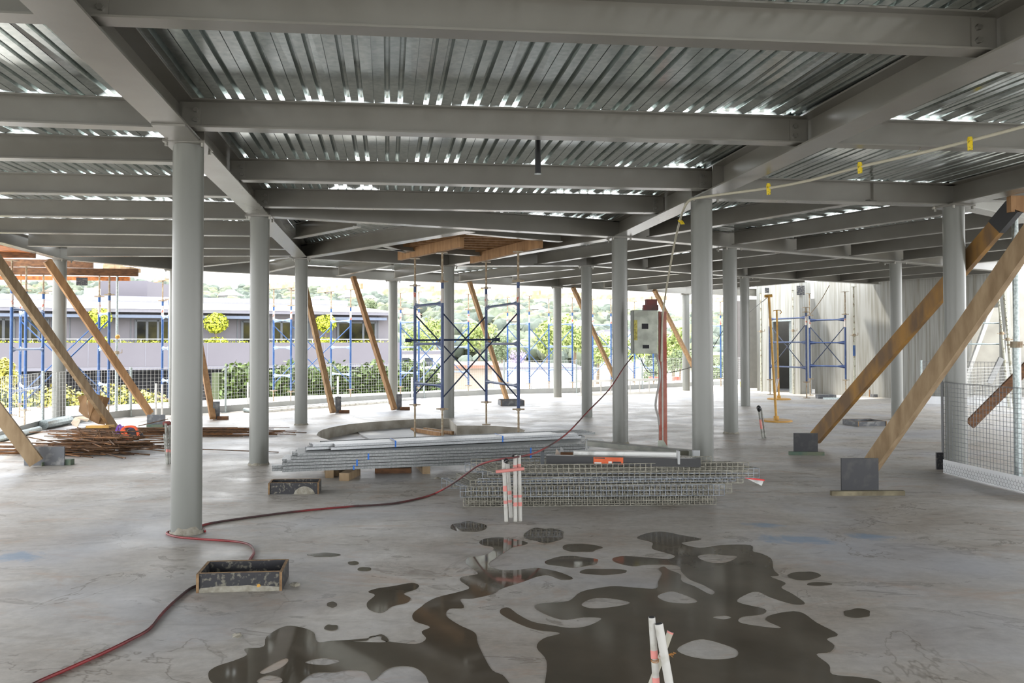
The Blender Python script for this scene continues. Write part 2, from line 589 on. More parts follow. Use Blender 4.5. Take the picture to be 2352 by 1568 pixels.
CLAB = {
    'A': 'thickest grey round column, the red hose looping round its mortared foot',
    'B': 'grey round column just beyond the end of the galvanised stud stack',
    'C': 'slim grey round column beside the curved rim of the pit',
    'D': 'grey round column rising behind the wire cages beside the electrical board stand',
    'E': 'grey round column with the red hose passing in front, before the pale switchboard',
    'F': 'thick grey column behind the wire mesh barrier, crossed by two raking timbers',
    'G': 'slim grey column on open floor between the pit and the switchboard column',
    'H': 'slim grey column directly behind the blue shoring tower in the pit',
    'I': 'pale grey column behind the two raking timbers above the rebar pile',
    'J': 'grey column second behind the switchboard stand, beside the yellow pole bases',
    'K': 'slim grey column standing before the concrete core with the doorway',
    'L': 'grey column in front of the long pale concrete wall, behind the orange raking timber',
    'M': 'pale slab edge column where the grey neighbouring building ends',
    'N': 'pale slab edge column against the green trees, beside crossed blue braces',
    'O': 'pale slab edge column seen beside the switchboard, tower blocks behind it',
    'P': 'slab edge column almost hidden behind the hose column',
}
cap_dir = {'A': -0.154, 'B': -0.154, 'C': -0.154, 'D': -0.143, 'E': -0.143}
for key, p in CP.items():
    d = 0.235 if key in 'ABCDEJF' else 0.22
    if key in 'MNOPI':
        d = 0.235
    t = thing('steel_column', (p.x, p.y, 0), CLAB[key], 'column', 'round steel columns')
    MB().cyl((p.x, p.y), d / 2, 0, HC, 40).build('shaft', [col_paint], t, smooth=True)
    ang = math.atan(-cap_dir.get(key, -0.3 if key in 'FJKL' else 0.1)) if True else 0
    g = MB()
    g.box(p.x - 0.16, p.x + 0.16, p.y - 0.16, p.y + 0.16, HC, ZG, ang)
    g.build('cap_plate', [steel], t)
    R = Matrix.Rotation(ang, 3, 'Z')
    for sx in (-1, 1):
        for sy in (-1, 1):
            q = Vector((p.x, p.y, 0)) + R @ Vector((sx * 0.135, sy * 0.135, 0))
            MB().cyl((q.x, q.y), 0.014, HC - 0.03, HC, 6).build('bolt', [boltm], t)
    if p.y < 16:
        rnd = random.Random(ord(key))
        g = MB()
        n = 22
        ring = []
        for k in range(n):
            a = 2 * math.pi * k / n
            ring.append((a, d / 2 + 0.008 + rnd.uniform(0, 0.014), 0.016 + rnd.uniform(0, 0.02) + (0.035 if key == 'A' and -1.9 < (a - math.pi * 2 if a > math.pi else a) < -0.5 else 0)))
        pts = []
        for a, r, h in ring:
            pts.append((p.x + math.cos(a) * r, p.y + math.sin(a) * r, 0.001))
        for a, r, h in ring:
            pts.append((p.x + math.cos(a) * (d / 2 + 0.004), p.y + math.sin(a) * (d / 2 + 0.004), h))
        g.add(pts, [(k, (k + 1) % n, n + (k + 1) % n, n + k) for k in range(n)])
        g.build('mortar_collar', [mortar], t, smooth=True)

# ------------------------------------------------------------------ girders and beams
def seg_x(a, b, c, d):
    """intersection in plan of line ab with line cd"""
    r, s = xy(b) - xy(a), xy(d) - xy(c)
    den = r.x * s.y - r.y * s.x
    t = ((c[0] - a[0]) * s.y - (c[1] - a[1]) * s.x) / den
    return xy(a) + r * t
def ext(a, b, ta=0.0, tb=0.0):
    a, b = xy(a), xy(b)
    d = (b - a).normalized()
    return a - d * ta, b + d * tb
def zz(p, z):
    return Vector((p[0], p[1], z))
A_, B_, C_, D_, E_, F_ = (xy(CP[k]) for k in 'ABCDEF')
gl_dir = (C_ - A_).normalized()
g1a = A_ - gl_dir * 12.0
gr_dir = (E_ - D_).normalized()
g2a = D_ - gr_dir * 14.0
fu = at(2352, 432, ZG)
gf_dir = (xy(fu) - xy(at(2222, 462, ZG))).normalized()
f_a = F_ + gf_dir * 14.0
perim = [Vector((-7.4, -7, 0)), Vector((-7.9, 6, 0)), xy(at(-2, 558, ZG)), xy(CP['I']), xy(CP['P']), xy(CP['M']), xy(CP['N']), xy(CP['O']), xy(at(1752, 680.5, ZG))]
def girder(name, a, b, label, wd=0.25, grp='main girders on the column caps', stiff=(), dep=None):
    a, b = xy(a), xy(b)
    t = thing('steel_girder', (a.x, a.y, ZG), label, 'girder', grp)
    dep = dep or ZT - ZG
    MB().ibeam(zz(a, ZG), zz(b, ZG), dep, wd, 0.014, 0.009).build('girder_section', [steel], t)
    d = (b - a).normalized()
    s = Vector((d.y, -d.x, 0))
    for q in stiff:
        c = a + d * q
        for sg in (-1, 1):
            m = c + s * sg * (wd / 4 + 0.002)
            MB().bar(zz(m, ZG + 0.014), zz(m, ZT - 0.014), wd / 2 - 0.008, 0.012, up=d).build('stiffener_plate', [steel], t)
    return t
def dist_on(a, p):
    return (xy(p) - xy(a)).length
girder('g', g1a, C_ + gl_dir * 0.15, 'long girder running away overhead on the hose column and two more', stiff=[dist_on(g1a, k) + o_ for k in (A_, B_) for o_ in (-0.0, )])
gG = girder('g', g2a, E_ + gr_dir * 0.15, 'long girder running away overhead onto the column behind the wire cages', stiff=[dist_on(g2a, D_) - 0.02, dist_on(g2a, D_) - 0.62])
girder('g', f_a, F_ - gf_dir * 0.12, 'girder above the mesh barrier running back over the camera side from its column')
q2r = xy(at(2290, 623, ZG))
plist = [(B_, E_, 'cross girder skewing from the column past the studs to the switchboard column', 0.17),
         (D_, F_, 'straight girder from the wire cage column to the mesh barrier column', 0.17),
         (C_, xy(at(1080, 532, ZG)), 'girder slanting from the pit rim column towards the long skew girder', 0.2),
         (xy(CP['H']), E_, 'girder slanting above the timber table from tower column to switchboard column', 0.2),
         (F_, xy(at(2700, 580, ZG)), 'girder leading away outward from the mesh barrier column', 0.2),
         (C_, xy(CP['H']), 'ring girder from the pit rim column to the column behind the tower', 0.17),
         (xy(CP['H']), xy(CP['G']), 'ring girder between the two slim columns behind the timber table', 0.17),
         (xy(CP['G']), xy(CP['K']), 'ring girder from the open floor column towards the concrete core', 0.17),
         (xy(CP['K']), xy(at(2018, 653, ZG)), 'ring girder ending black tipped against the pale concrete wall', 0.17),
         (E_, xy(CP['J']), 'middle ring girder from the switchboard column to the next one', 0.18),
         (xy(CP['J']), xy(CP['L']), 'middle ring girder ending at the column before the concrete wall', 0.18),
         (xy(CP['L']), q2r, 'last length of middle ring girder above the concrete wall', 0.18)]
for a, b, lab, w in plist:
    girder('g', a, b, lab, w, 'cross and ring girders')
pl = ['slab edge girder beside and behind the camera', 'slab edge girder above the rebar pile, first length', 'slab edge girder over the orange formwork',
      'slab edge girder from the rebar pile column inward', 'slab edge girder above the grey neighbouring building', 'slab edge girder behind the blue tower against the sky',
      'slab edge girder over the lying ladder', 'slab edge girder last length up to the concrete core']
for i in range(len(perim) - 1):
    girder('g', perim[i], perim[i + 1], pl[i], 0.17, 'slab edge girders')
cp = A_ - gl_dir * 0.34
MB().bar(zz(cp - gl_dir * 0.28, ZG - 0.008), zz(cp + gl_dir * 0.2, ZG - 0.008), 0.235, 0.014, up=(0, 0, 1)).build('splice_plate', [steel], bpy.data.objects['steel_girder'])
G1 = (g1a, C_)
G2 = (g2a, E_)
GF = (f_a, F_)
BEAM = {}
def beam(key, a, b, label, group, detail=False, wd=0.13):
    a, b = xy(a), xy(b)
    BEAM[key] = (a, b)
    d = (b - a).normalized()
    s = Vector((d.y, -d.x, 0))
    t = thing('steel_beam', (a.x, a.y, ZS), label, 'beam', group)
    MB().ibeam(zz(a + d * 0.02, ZS), zz(b - d * 0.02, ZS), ZT - ZS, wd, 0.012, 0.008).build('beam_section', [steel], t)
    if detail:
        for c, sg in ((a, 1), (b, -1)):
            m = c + d * sg * 0.11 + s * 0.012
            cl = MB().bar(zz(m - d * 0.07, (ZS + ZT) / 2), zz(m + d * 0.07, (ZS + ZT) / 2), 0.01, ZT - ZS - 0.05, up=(0, 0, 1)).build('cleat_plate', [steel], t)
            for h in (0.065, 0.14):
                p = m + d * sg * 0.035
                MB().tube([zz(p, ZS + h), zz(p + s * 0.026, ZS + h)], 0.018, 6).build('bolt', [boltm], cl)
    return t
def on(line, y, dirn=(1, 0.095, 0)):
    """point on a line (pair) where Y = y"""
    a, b = line
    t = (y - a[1]) / (b[1] - a[1])
    return a + (b - a) * t
grpM = 'floor beams between the two main girders'
def mainb(key, pl_, pr_, label):
    a = xy(at(*pl_, ZS))
    b = xy(at(*pr_, ZS))
    return beam(key, seg_x(a, b, *G1), seg_x(a, b, *G2), label, grpM, True)
mainb('M1', (250, 50), (2270, 123.5), 'first floor beam from the camera, highest across the picture')
mainb('M2', (440, 296), (1850, 332), 'second floor beam from the camera between the main girders')
mainb('M3', (555, 416), (1626, 436.5), 'third floor beam from the camera, behind the hanging black sleeve')
mainb('M4', (612, 476), (1512, 490), 'fourth floor beam from the camera between the main girders')
a, b = BEAM['M1']
dz = Vector((0.14, -1, 0))
for i, off in enumerate((1.95, 3.9, 5.9, 7.9, 9.9)):
    a1, b1 = a + dz * off, b + dz * off
    beam('N%d' % i, seg_x(a1, b1, *G1), seg_x(a1, b1, *G2), 'floor beam behind and above the camera', 'floor beams over the camera')
grpL = 'floor beams on the open edge side of the hose column girder'
LL = [((0, 41), (60, 46), 'side bay floor beam at the very top corner'), ((0, 284), (345, 296.5), 'side bay beam meeting the girder above the hose column head'),
      ((0, 366), (398, 375.5), 'side bay beam just beyond the hose column head, third out'), ((0, 443.7), (398, 450.5), 'side bay beam under the row of pink lit slots'),
      ((0, 496.5), (398, 502), 'fifth side bay beam out from the camera'), ((0, 535), (398, 540), 'sixth side bay beam out, longest before the slab edge')]
for i, (p, q, lab) in enumerate(LL):
    a, b = xy(at(*p, ZS)), xy(at(*q, ZS))
    if i == 0:
        b = a + (BEAM['M2'][1] - BEAM['M2'][0])
    r = seg_x(a, b, *G1)
    l = seg_x(a, b, perim[1], perim[2]) if i < 5 else seg_x(a, b, perim[2], perim[3])
    beam('L%d' % (i + 1), l, r, lab, grpL, i < 4)
a, b = BEAM['L1']
for i, off in enumerate((1.95, 4.2, 6.5, 9.0)):
    a1, b1 = a + dz * off, b + dz * off
    beam('LN%d' % i, seg_x(a1, b1, perim[0], perim[1]), seg_x(a1, b1, *G1), 'side bay beam behind the camera position', 'side bay beams near the camera')
a, b = xy(at(62, 565.5, ZS)), xy(at(398, 569.5, ZS))
beam('L7', a, seg_x(a, b, *G1), 'seventh side bay beam, starting over the orange formwork', grpL)
a, b = xy(at(152, 589, ZS)), xy(at(577, 588.2, ZS))
beam('L8', a, seg_x(a, b, *G1), 'last straight side bay beam starting at the rebar pile column', grpL)
px = [('L9', (398, 619), (672, 591), 'short slanting beam between slab edge and pit rim column'),
      ('L10', (614, 625.5), (690, 609), 'short beam slanting to the pit rim column head'),
      ('V1', (678, 548), (822, 521), 'slanting beam in the dark corner beyond the second girder column'),
      ('U1', (777, 634), (905, 609), 'edge bay beam over the middle of the neighbouring building'),
      ('U2', (905, 639.5), (1022, 619), 'edge bay beam from the pale column at the building end'),
      ('U3', (1054, 646.5), (1318, 618), 'edge bay beam with a broken light line behind the tower'),
      ('U4', (1176, 651), (1426, 623), 'edge bay beam above the sloping timber by the boxed hole'),
      ('U5', (1281, 657), (1558, 629), 'edge bay beam starting at the tree backed column'),
      ('U6', (1386, 661.5), (1680, 636), 'edge bay beam above the lying ladder'),
      ('U7', (1485, 666.5), (1745, 645), 'edge bay beam above the pale switchboard'),
      ('U8', (1600, 669), (1850, 648), 'edge bay beam running to the concrete core'),
      ('T2', (1193, 613.5), (1545, 562), 'inner bay beam crossing behind the raking cable'),
      ('T3', (1347, 611), (1648, 567), 'inner bay beam from the open floor column'),
      ('T4', (1487, 616.5), (1788, 581.5), 'inner bay beam behind the switchboard cable'),
      ('T5', (1590, 627.5), (1930, 593), 'inner bay beam between the second and third round columns'),
      ('T6', (1716, 633), (2020, 602.5), 'inner bay beam from the core side column'),
      ('T7', (1828, 640), (2130, 609.5), 'inner bay beam over the blue frames by the wall'),
      ('T8', (1928, 645.5), (2240, 619), 'inner bay beam last but one before the concrete wall'),
      ('T9', (1985, 650), (2290, 627), 'innermost short beam touching the concrete wall'),
      ('R3', (1490, 545), (2010, 460.5), 'slanting beam in the fan just beyond the cable tags'),
      ('R4', (1685, 562.5), (2238, 484), 'second slanting beam of the fan towards the barrier column'),
      ('R5', (1828, 576), (2358, 510), 'third fan beam, under the row of bright slots'),
      ('R6', (1953, 588), (2465, 531), 'fourth fan beam behind the barrier column'),
      ('R7', (2073, 598), (2560, 548), 'fifth fan beam from the column before the concrete wall'),
      ('R8', (2200, 608.5), (2640, 562), 'last fan beam high over the far wall opening')]
for key, p, q, lab in px:
    beam(key, at(*p, ZS), at(*q, ZS), lab, 'fan beams beyond the main girders')
a, b = xy(at(1945, 336, ZS)), xy(at(2352, 347, ZS))
beam('R1', seg_x(a, b, *G2), seg_x(a, b, *GF), 'beam crossed by the tagged cable, beside the main girder', 'floor beams over the barrier side', True)
for i, off in enumerate((1.9, 3.8, 5.8, 7.8)):
    a1, b1 = a + dz * off, b + dz * off
    beam('RN%d' % i, seg_x(a1, b1, *G2), seg_x(a1, b1, *GF), 'barrier side beam near the camera', 'barrier side beams near the camera')
# far right open bay beams
rr = Vector((0.99, 0.12, 0)) * 6.0
for i, tt in enumerate((0.2, 2.2, 4.2, 6.2, 8.2, 10.2)):
    c = F_ + gf_dir * tt
    beam('X%d' % i, c, c + rr, 'beam of the outer bay outside the picture edge', 'outer bay beams outside the picture')
# trimmers round the opening above the timber table
w1 = xy(at(852, 571, ZS))
beam('W1', w1, xy(at(1022, 583, ZS)), 'trimmer beam framing the opening above the timber table', 'trimmer beams')
beam('W2', xy(at(1022, 583, ZS)), xy(at(1130, 590, ZS)), 'trimmer continuing behind the timber table bearers', 'trimmer beams')
beam('W3', xy(at(1070, 537, ZS)), xy(at(1290, 556, ZS)), 'trimmer beam just behind the long skew girder', 'trimmer beams')
beam('W4', xy(at(884, 566, ZS)), xy(at(960, 588, ZS)), 'short trimmer at the corner of the opening', 'trimmer beams')

# ------------------------------------------------------------------ profiled steel deck
PROF = [(0.0, 0.012), (0.002, 0.012), (0.003, 0.0), (0.080, 0.0), (0.092, 0.04), (0.108, 0.04), (0.120, 0.0), (0.180, 0.0), (0.192, 0.04), (0.208, 0.04), (0.220, 0.0), (0.297, 0.0), (0.298, 0.012), (0.3, 0.012)]
def deck(A0, A1, B0, B1, seed, ga=0.035, gb=0.035, lift=True, closed=False):
    A0, A1, B0, B1 = (xy(p) for p in (A0, A1, B0, B1))
    rnd = random.Random(seed)
    Lm = max((A1 - A0).length, (B1 - B0).length)
    n = max(1, round(Lm / 0.3))
    g = MB()
    u0 = rnd.uniform(0, 0.1)
    state = 0
    for i in range(n):
        # short runs of sheets sit a little proud of the flange and let daylight in
        if rnd.random() < 0.45:
            state = rnd.choice((0.0, 0.0, 0.0, 0.004, 0.010, 0.014))
        lb = state * 1.7 if lift else 0.0
        rows = []
        for u, h in PROF:
            t = min(1.0, (i + u / 0.3) / n)
            a, b = lerp(A0, A1, t), lerp(B0, B1, t)
            d = b - a
            L = d.length
            if L < 0.15:
                rows.append(None)
                continue
            d /= L
            p0 = a + d * min(ga, L * 0.3)
            p1 = b - d * min(gb, L * 0.3)
            rows.append(((p0.x, p0.y, ZT + 0.001 + h), (p1.x, p1.y, ZT + 0.001 + h + lb * math.sin(math.pi * u / 0.3))))
        for k in range(len(rows) - 1):
            if rows[k] and rows[k + 1]:
                g.add([rows[k][0], rows[k + 1][0], rows[k + 1][1], rows[k][1]], [(0, 1, 2, 3)])
        shut = closed or (state == 0.0 and rnd.random() < 0.6)
        for k in (3, 7):
            for e_ in (0, 1):
                if (shut or e_ == 0) and rows[k] and rows[k + 3]:
                    # cap added over the rib end to cut daylight leaks
                    g.add([rows[k][e_], rows[k + 1][e_], rows[k + 2][e_], rows[k + 3][e_]], [(0, 1, 2, 3)])
    o = g.build('ceiling', [galv])
    tag(o, kind='structure')
    return o
BE = BEAM
sd = 100
def dk(k1, k2, **kw):
    global sd
    sd += 1
    deck(*BE[k1], *BE[k2], sd, **kw)
for k1, k2 in (('N4', 'N3'), ('N3', 'N2'), ('N2', 'N1'), ('N1', 'N0')):
    dk(k1, k2)
dk('N0', 'M1', lift=False, closed=True)
for k1, k2 in (('M1', 'M2'), ('M2', 'M3'), ('M3', 'M4')):
    dk(k1, k2)
deck(*BE['M4'], B_, E_, 131)
for k1, k2 in (('LN3', 'LN2'), ('LN2', 'LN1'), ('LN1', 'LN0'), ('LN0', 'L1'), ('L1', 'L2'), ('L2', 'L3'), ('L3', 'L4'), ('L4', 'L5'), ('L5', 'L6')):
    dk(k1, k2)
deck(*BE['L6'], *BE['L7'], 141)
deck(*BE['L7'], *BE['L8'], 142)
deck(*BE['L8'], BE['L9'][0], C_, 143)
deck(BE['L9'][0], C_, BE['L10'][0], C_, 144)
deck(BE['L10'][0], C_, BE['U1'][0], BE['U1'][1], 145)
for k1, k2 in (('U1', 'U2'), ('U2', 'U3'), ('U3', 'U4'), ('U4', 'U5'), ('U5', 'U6'), ('U6', 'U7'), ('U7', 'U8')):
    dk(k1, k2)
H_, G_, J_, K_, L_ = (xy(CP[k]) for k in 'HGJKL')
deck(H_, E_, *BE['T2'], 150)
for k1, k2 in (('T2', 'T3'), ('T3', 'T4'), ('T4', 'T5'), ('T5', 'T6'), ('T6', 'T7'), ('T7', 'T8'), ('T8', 'T9')):
    dk(k1, k2)
deck(D_, BE['R3'][1], *BE['R3'], 160)
for k1, k2 in (('R3', 'R4'), ('R4', 'R5'), ('R5', 'R6'), ('R6', 'R7'), ('R7', 'R8')):
    dk(k1, k2)
deck(B_, at(830, 517, ZG), *BE['V1'], 161)
deck(*BE['V1'], C_, at(1080, 532, ZG), 162, lift=False)
for k1, k2 in (('RN3', 'RN2'), ('RN2', 'RN1'), ('RN1', 'RN0'), ('RN0', 'R1')):
    dk(k1, k2)
deck(*BE['R1'], D_, F_, 170)
for i in range(5):
    dk('X%d' % i, 'X%d' % (i + 1), lift=False)
deck(C_, H_, BE['U1'][1], BE['U2'][1], 171, lift=False)

q2e = q2r
f2e = xy(at(2700, 580, ZG))
deck(*BE['R8'], BE['R8'][0] + Vector((1.2, 7.5, 0)), BE['R8'][1] + Vector((1.0, 7.0, 0)), 190, lift=False)
deck(BE['T9'][0], BE['T9'][1], BE['T9'][0] + Vector((1.5, 2.5, 0)), BE['T9'][1] + Vector((2.0, 4.0, 0)), 191, lift=False)
deck(F_, f2e, F_ + rr, F_ + rr + Vector((3.0, 7.0, 0)), 192, lift=False)

# added flat strips over the girder lines to block sun through deck gaps
g = MB()
def strip(a, b, w, sh=0.0):
    a, b = xy(a), xy(b)
    d = (b - a).normalized()
    n = Vector((-d.y, d.x, 0))
    g.bar(zz(a + n * sh, ZT + 0.062), zz(b + n * sh, ZT + 0.062), w, 0.003, up=(0, 0, 1))
strip(g1a, C_, 0.34)
strip(g2a, E_, 0.34)
strip(f_a, F_, 0.4)
strip(C_, xy(CP['H']), 1.6, 0.3)
strip(xy(CP['H']), xy(CP['G']), 2.4, 0.6)
strip(xy(CP['G']), xy(CP['K']), 2.4, 0.6)
strip(xy(CP['K']), xy(at(2018, 653, ZG)), 1.6, 0.4)
strip(E_, xy(CP['J']), 1.5, 0.0)
strip(xy(CP['J']), xy(CP['L']), 1.5, 0.0)
strip(xy(CP['L']), q2r, 1.5, 0.0)
strip(F_, f2e, 0.9, 0.0)
strip(B_, E_, 0.3)
o = g.build('ceiling', [galv])  # added sun blockers, built under the same name as the deck
tag(o, kind='structure')
deck(D_, D_, E_, BE['R3'][0], 180, ga=0.0, lift=False)
v2 = xy(at(1080, 532, ZG))
deck(C_, v2, C_, H_, 181, ga=0.0, lift=False)
deck(v2, E_, H_, E_, 182, ga=0.0, lift=False)

# ------------------------------------------------------------------ shoring towers and frames
def leg_parts(t, p, zb, zt, ztop, m=None, z0=0.0, lean=Vector((0, 0, 0)), stick=True, r=0.027, head=True):
    m = m or blue
    MB().tube([zz(p, zb), zz(p, zt)], r, 10).build('leg', [m], t, smooth=True)
    g = MB().tube([zz(p, z0 + 0.012), zz(p, zb + 0.05)], r * 0.66, 8)
    g.box(p[0] - 0.075, p[0] + 0.075, p[1] - 0.075, p[1] + 0.075, z0, z0 + 0.012)
    g.box(p[0] - 0.1, p[0] + 0.1, p[1] - 0.012, p[1] + 0.012, zb - 0.03, zb - 0.008)
    g.cyl((p[0], p[1]), r * 1.3, zb - 0.045, zb, 8)
    g.build('base_jack', [rustjack], t)
    if head:
        g = MB().tube([zz(p, zt - 0.05), zz(p, ztop)], r * 0.66, 8)
        g.box(p[0] - 0.1, p[0] + 0.1, p[1] - 0.012, p[1] + 0.012, zt + 0.008, zt + 0.03)
        g.cyl((p[0], p[1]), r * 1.3, zt, zt + 0.045, 8)
        g.box(p[0] - 0.085, p[0] + 0.085, p[1] - 0.085, p[1] + 0.085, ztop - 0.008, ztop)
        g.build('head_jack', [rustjack], t)
    if stick:
        MB().cyl((p[0], p[1]), r + 0.0015, zt - 0.34, zt - 0.1, 12).build('sticker', [sticker], t, smooth=True)
def ledger(t, a, b, z, m, r=0.022):
    d = (xy(b) - xy(a)).normalized()
    g = MB()
    a, b = xy(a), xy(b)
    g.tube([zz(a, z), zz(b, z)], r, 8)
    for p, s in ((a, 1), (b, -1)):
        q = p + d * s * 0.028
        w = Vector((-d.y, d.x, 0)) * 0.008
        for sg in (-1, 1):
            pass
        g.add([zz(q - w, z - 0.055), zz(q + w, z - 0.055), zz(q + w, z + 0.05), zz(q - w, z + 0.05),
               zz(q + d * s * 0.2 - w, z - 0.02), zz(q + d * s * 0.2 + w, z - 0.02), zz(q + d * s * 0.2 + w, z + 0.02), zz(q + d * s * 0.2 - w, z + 0.02)],
              [(0, 1, 2, 3), (4, 7, 6, 5), (0, 4, 5, 1), (3, 2, 6, 7), (0, 3, 7, 4), (1, 5, 6, 2)])
    g.build('ledger', [m], t)
def brace_x(t, a, b, z0, z1, m, r=0.0135):
    for u, v in (((a, z0), (b, z1)), ((a, z1), (b, z0))):
        MB().tube([zz(u[0], u[1]), zz(v[0], v[1])], r, 6).build('cross_brace', [m], t)
def frame(t, pf, pn, zb, zt, ztop, m, ml, z0=(0, 0), r=0.027):
    leg_parts(t, pf, zb, zt, ztop, m, z0[0], r=r)
    leg_parts(t, pn, zb, zt, ztop, m, z0[1], r=r)
    for fr in (0.165, 0.49, 0.825):
        ledger(t, pf, pn, zt - (zt - zb) * fr, ml)
def tower(label, frames, m=None, ml=None, mb=None, zb=0.3, zt=2.5, ztop=2.98, z0=((0, 0), (0, 0)), grp='blue shoring towers along the slab edge'):
    m = m or blue3
    ml = ml or paleblue
    mb = mb or m
    c = frames[0][0]
    t = thing('shoring_tower', (c[0], c[1], min(0, z0[0][0])), label, 'scaffold tower', grp)
    for i, (pf, pn) in enumerate(frames):
        frame(t, pf, pn, zb, zt, ztop, m, ml, z0[i])
    if len(frames) == 2:
        for k in (0, 1):
            brace_x(t, frames[0][k], frames[1][k], zb + 0.16, zt - 0.5, mb)
    return t
def bearer(a, b, z, over0, over1, label, m=None, w=0.08, h=0.15, grp='bleached bearers on the slab edge towers'):
    a, b = xy(a), xy(b)
    d = (b - a).normalized()
    p, q = a - d * over0, b + d * over1
    m = m or sunwood
    o = MB().bar(zz(p, z + h / 2), zz(q, z + h / 2), w, h, up=(0, 0, 1)).build('timber_bearer', [m], loc=(p.x, p.y, z))
    tag(o, label, 'timber', grp, kind='thing')
AT = lambda x, y: xy(at(x, y))
fr = {'F': (AT(628, 921), AT(668, 923)), 'G': (AT(760, 914), AT(805, 918)), 'H': (AT(920, 910), AT(962, 912)), 'I': (AT(1033, 905), AT(1076, 907)),
      'J': (AT(1166, 898), AT(1216, 902)), 'K': (AT(1261, 896), AT(1315, 898)), 'L': (AT(1362, 892), AT(1404, 895)), 'M': (AT(1458, 888), AT(1501, 890)),
      'A': (AT(97, 968), AT(24, 990)), 'B': (AT(45, 958), AT(57, 976)), 'C': (AT(226, 956), AT(249, 962)), 'E': (AT(372, 941), AT(388, 945)), 'N': (AT(1612, 884), AT(1656, 887))}
tower('blue shoring tower in front of the neighbouring building between two topiary trees', [fr['F'], fr['G']])
tower('blue shoring tower right behind the one standing in the pit', [fr['H'], fr['I']])
tower('blue shoring tower against the green trees round the pale column', [fr['J'], fr['K']])
tower('blue shoring tower half hidden behind the pale switchboard', [fr['L'], fr['M']])
tower('blue shoring tower behind the rebar pile, first crossed by a raking timber', [fr['B'], fr['C']])
tower('blue shoring frame at the picture edge above the rebar pile', [fr['A']], ml=blue3)
tower('blue shoring frame just beside the hose column, over the yellow shrubs', [fr['E']])
tower('blue shoring frame seen between the two big columns by the core', [fr['N']])
bl = {'F': 'over the grey building', 'G': 'above the sloping timber by the building', 'H': 'beside the pale column where the building ends', 'I': 'behind the pit tower',
      'J': 'over the pale trees', 'K': 'at the tree backed column', 'L': 'above the ladder', 'M': 'above the switchboard', 'E': 'beside the hose column', 'N': 'by the concrete core'}
for k, v_ in bl.items():
    bearer(fr[k][0], fr[k][1], 2.98, 0.7, 0.55, 'bleached timber bearer %s' % v_)
# brown tangential bearers over the rebar pile
for a, b, da, db, h, m, lab in (
        ((-90, 578), (82, 587), 13.9, 14.3, 0.115, brownwood, 'short brown bearer end showing under the slab edge girder'),
        ((-160, 596), (214, 611), 15.5, 16.1, 0.15, brownwood, 'upper long brown bearer over the rebar pile'),
        ((-160, 612), (317, 633), 15.2, 15.9, 0.14, brownwood, 'lower long brown bearer over the rebar pile'),
        ((-160, 631), (298, 645), 16.6, 17.2, 0.085, lvl2, 'orange bearer lowest of those over the rebar pile')):
    p, q = pz(*a, da), pz(*b, db)
    q.z = p.z = (p.z + q.z) / 2
    o = MB().bar(p, q, 0.08, h, up=(0, 0, 1)).build('timber_bearer', [m], loc=p)
    tag(o, lab, 'timber', 'brown bearers over the rebar pile', kind='thing')
o = MB()
pp = [at(x, y, 3.12) for x, y in ((-60, 540), (0, 563), (88, 580), (60, 592), (-60, 596))]
o = MB().prism([(p.x, p.y) for p in pp], 3.12, 3.14).build('formwork_sheet', [lvl2], loc=pp[0])
tag(o, 'orange formwork sheet soffit at the top edge above the brown bearers', 'formwork', kind='thing')
for i, (a, b, dd) in enumerate((((236, 606), (262, 622), 16.6), ((276, 612), (298, 622), 16.6))):
    p, q = pz(*a, dd), pz(*b, dd)
    o = MB().box(p.x, q.x, dd, dd + 0.5, q.z, p.z).build('timber_block', [sunwood], loc=(p.x, dd, q.z))
    tag(o, ['wider', 'narrower'][i] + ' bleached block packed on the long brown bearer', 'timber block', 'blocks on the brown bearer', kind='thing')
p, q = pz(175, 637, 15.0), pz(200, 655, 15.0)
o = MB().box(p.x, q.x, 15.0, 15.02, q.z, p.z + 0.0).build('ply_offcut', [ply], loc=(p.x, 15.0, q.z))
tag(o, 'black ply offcut nailed on the orange bearer beside the column', 'ply', kind='thing')

# tower standing in the pit
L1f, L1n = xy(at(953, 1008, PD)), xy(at(1016, 1023, PD))
L2f, L2n = xy(at(1117, 975)), xy(at(1191, 998))
tower('dark blue shoring tower standing in the round pit under the timber table', [(L1f, L1n), (L2f, L2n)], blue, blue, blue2, 0.44, 2.53, 3.04,
      z0=((PD, PD), (0, 0)), grp='shoring tower in the pit')
o = MB()
a, b = pz(931, 781.5, 13.9), pz(1148, 779.5, 13.9)
o.tube([a, b], 0.016, 8)
for p, s in ((a, 1), (b, -1)):
    o.tube([p, p + (b - a).normalized() * 0.11 * s], 0.03, 8)
o = o.build('loose_brace', [blue2], loc=a)
tag(o, 'dark blue brace tied level across the pit tower at mid height', 'scaffold brace', kind='thing')
# timber table on the tower
b1 = (pz(918, 584, 14.9), pz(1061, 551, 12.9))
b2 = (pz(1084, 596, 15.5), pz(1242, 562, 13.0))
for (p, q), lab in ((b1, 'orange brown bearer on the pit tower, the one over its near frame'), (b2, 'orange brown bearer on the pit tower further along, its end face showing')):
    z = (p.z + q.z) / 2
    p.z = q.z = 3.04 + 0.09
    o = MB().bar(p, q, 0.08, 0.17, up=(0, 0, 1)).build('timber_bearer', [timber3], loc=p)
    tag(o, lab, 'timber', 'bearers of the timber table', kind='thing')
jm = timber
for i in range(8):
    t_ = 0.03 + i * 0.133
    a, b = lerp(b1[0], b1[1], t_), lerp(b2[0], b2[1], t_)
    d = (b - a).normalized()
    a, b = a - d * 0.25, b + d * 0.15
    a.z = b.z = 3.215 + 0.045
    o = MB().bar(a, b, 0.05, 0.09, up=(0, 0, 1)).build('timber_joist', [timber3], loc=a)
    tag(o, 'brown joist of the timber table over the pit tower', 'timber', 'joists of the timber table', kind='thing')
cs = [b1[0], b1[1], b2[1], b2[0]]
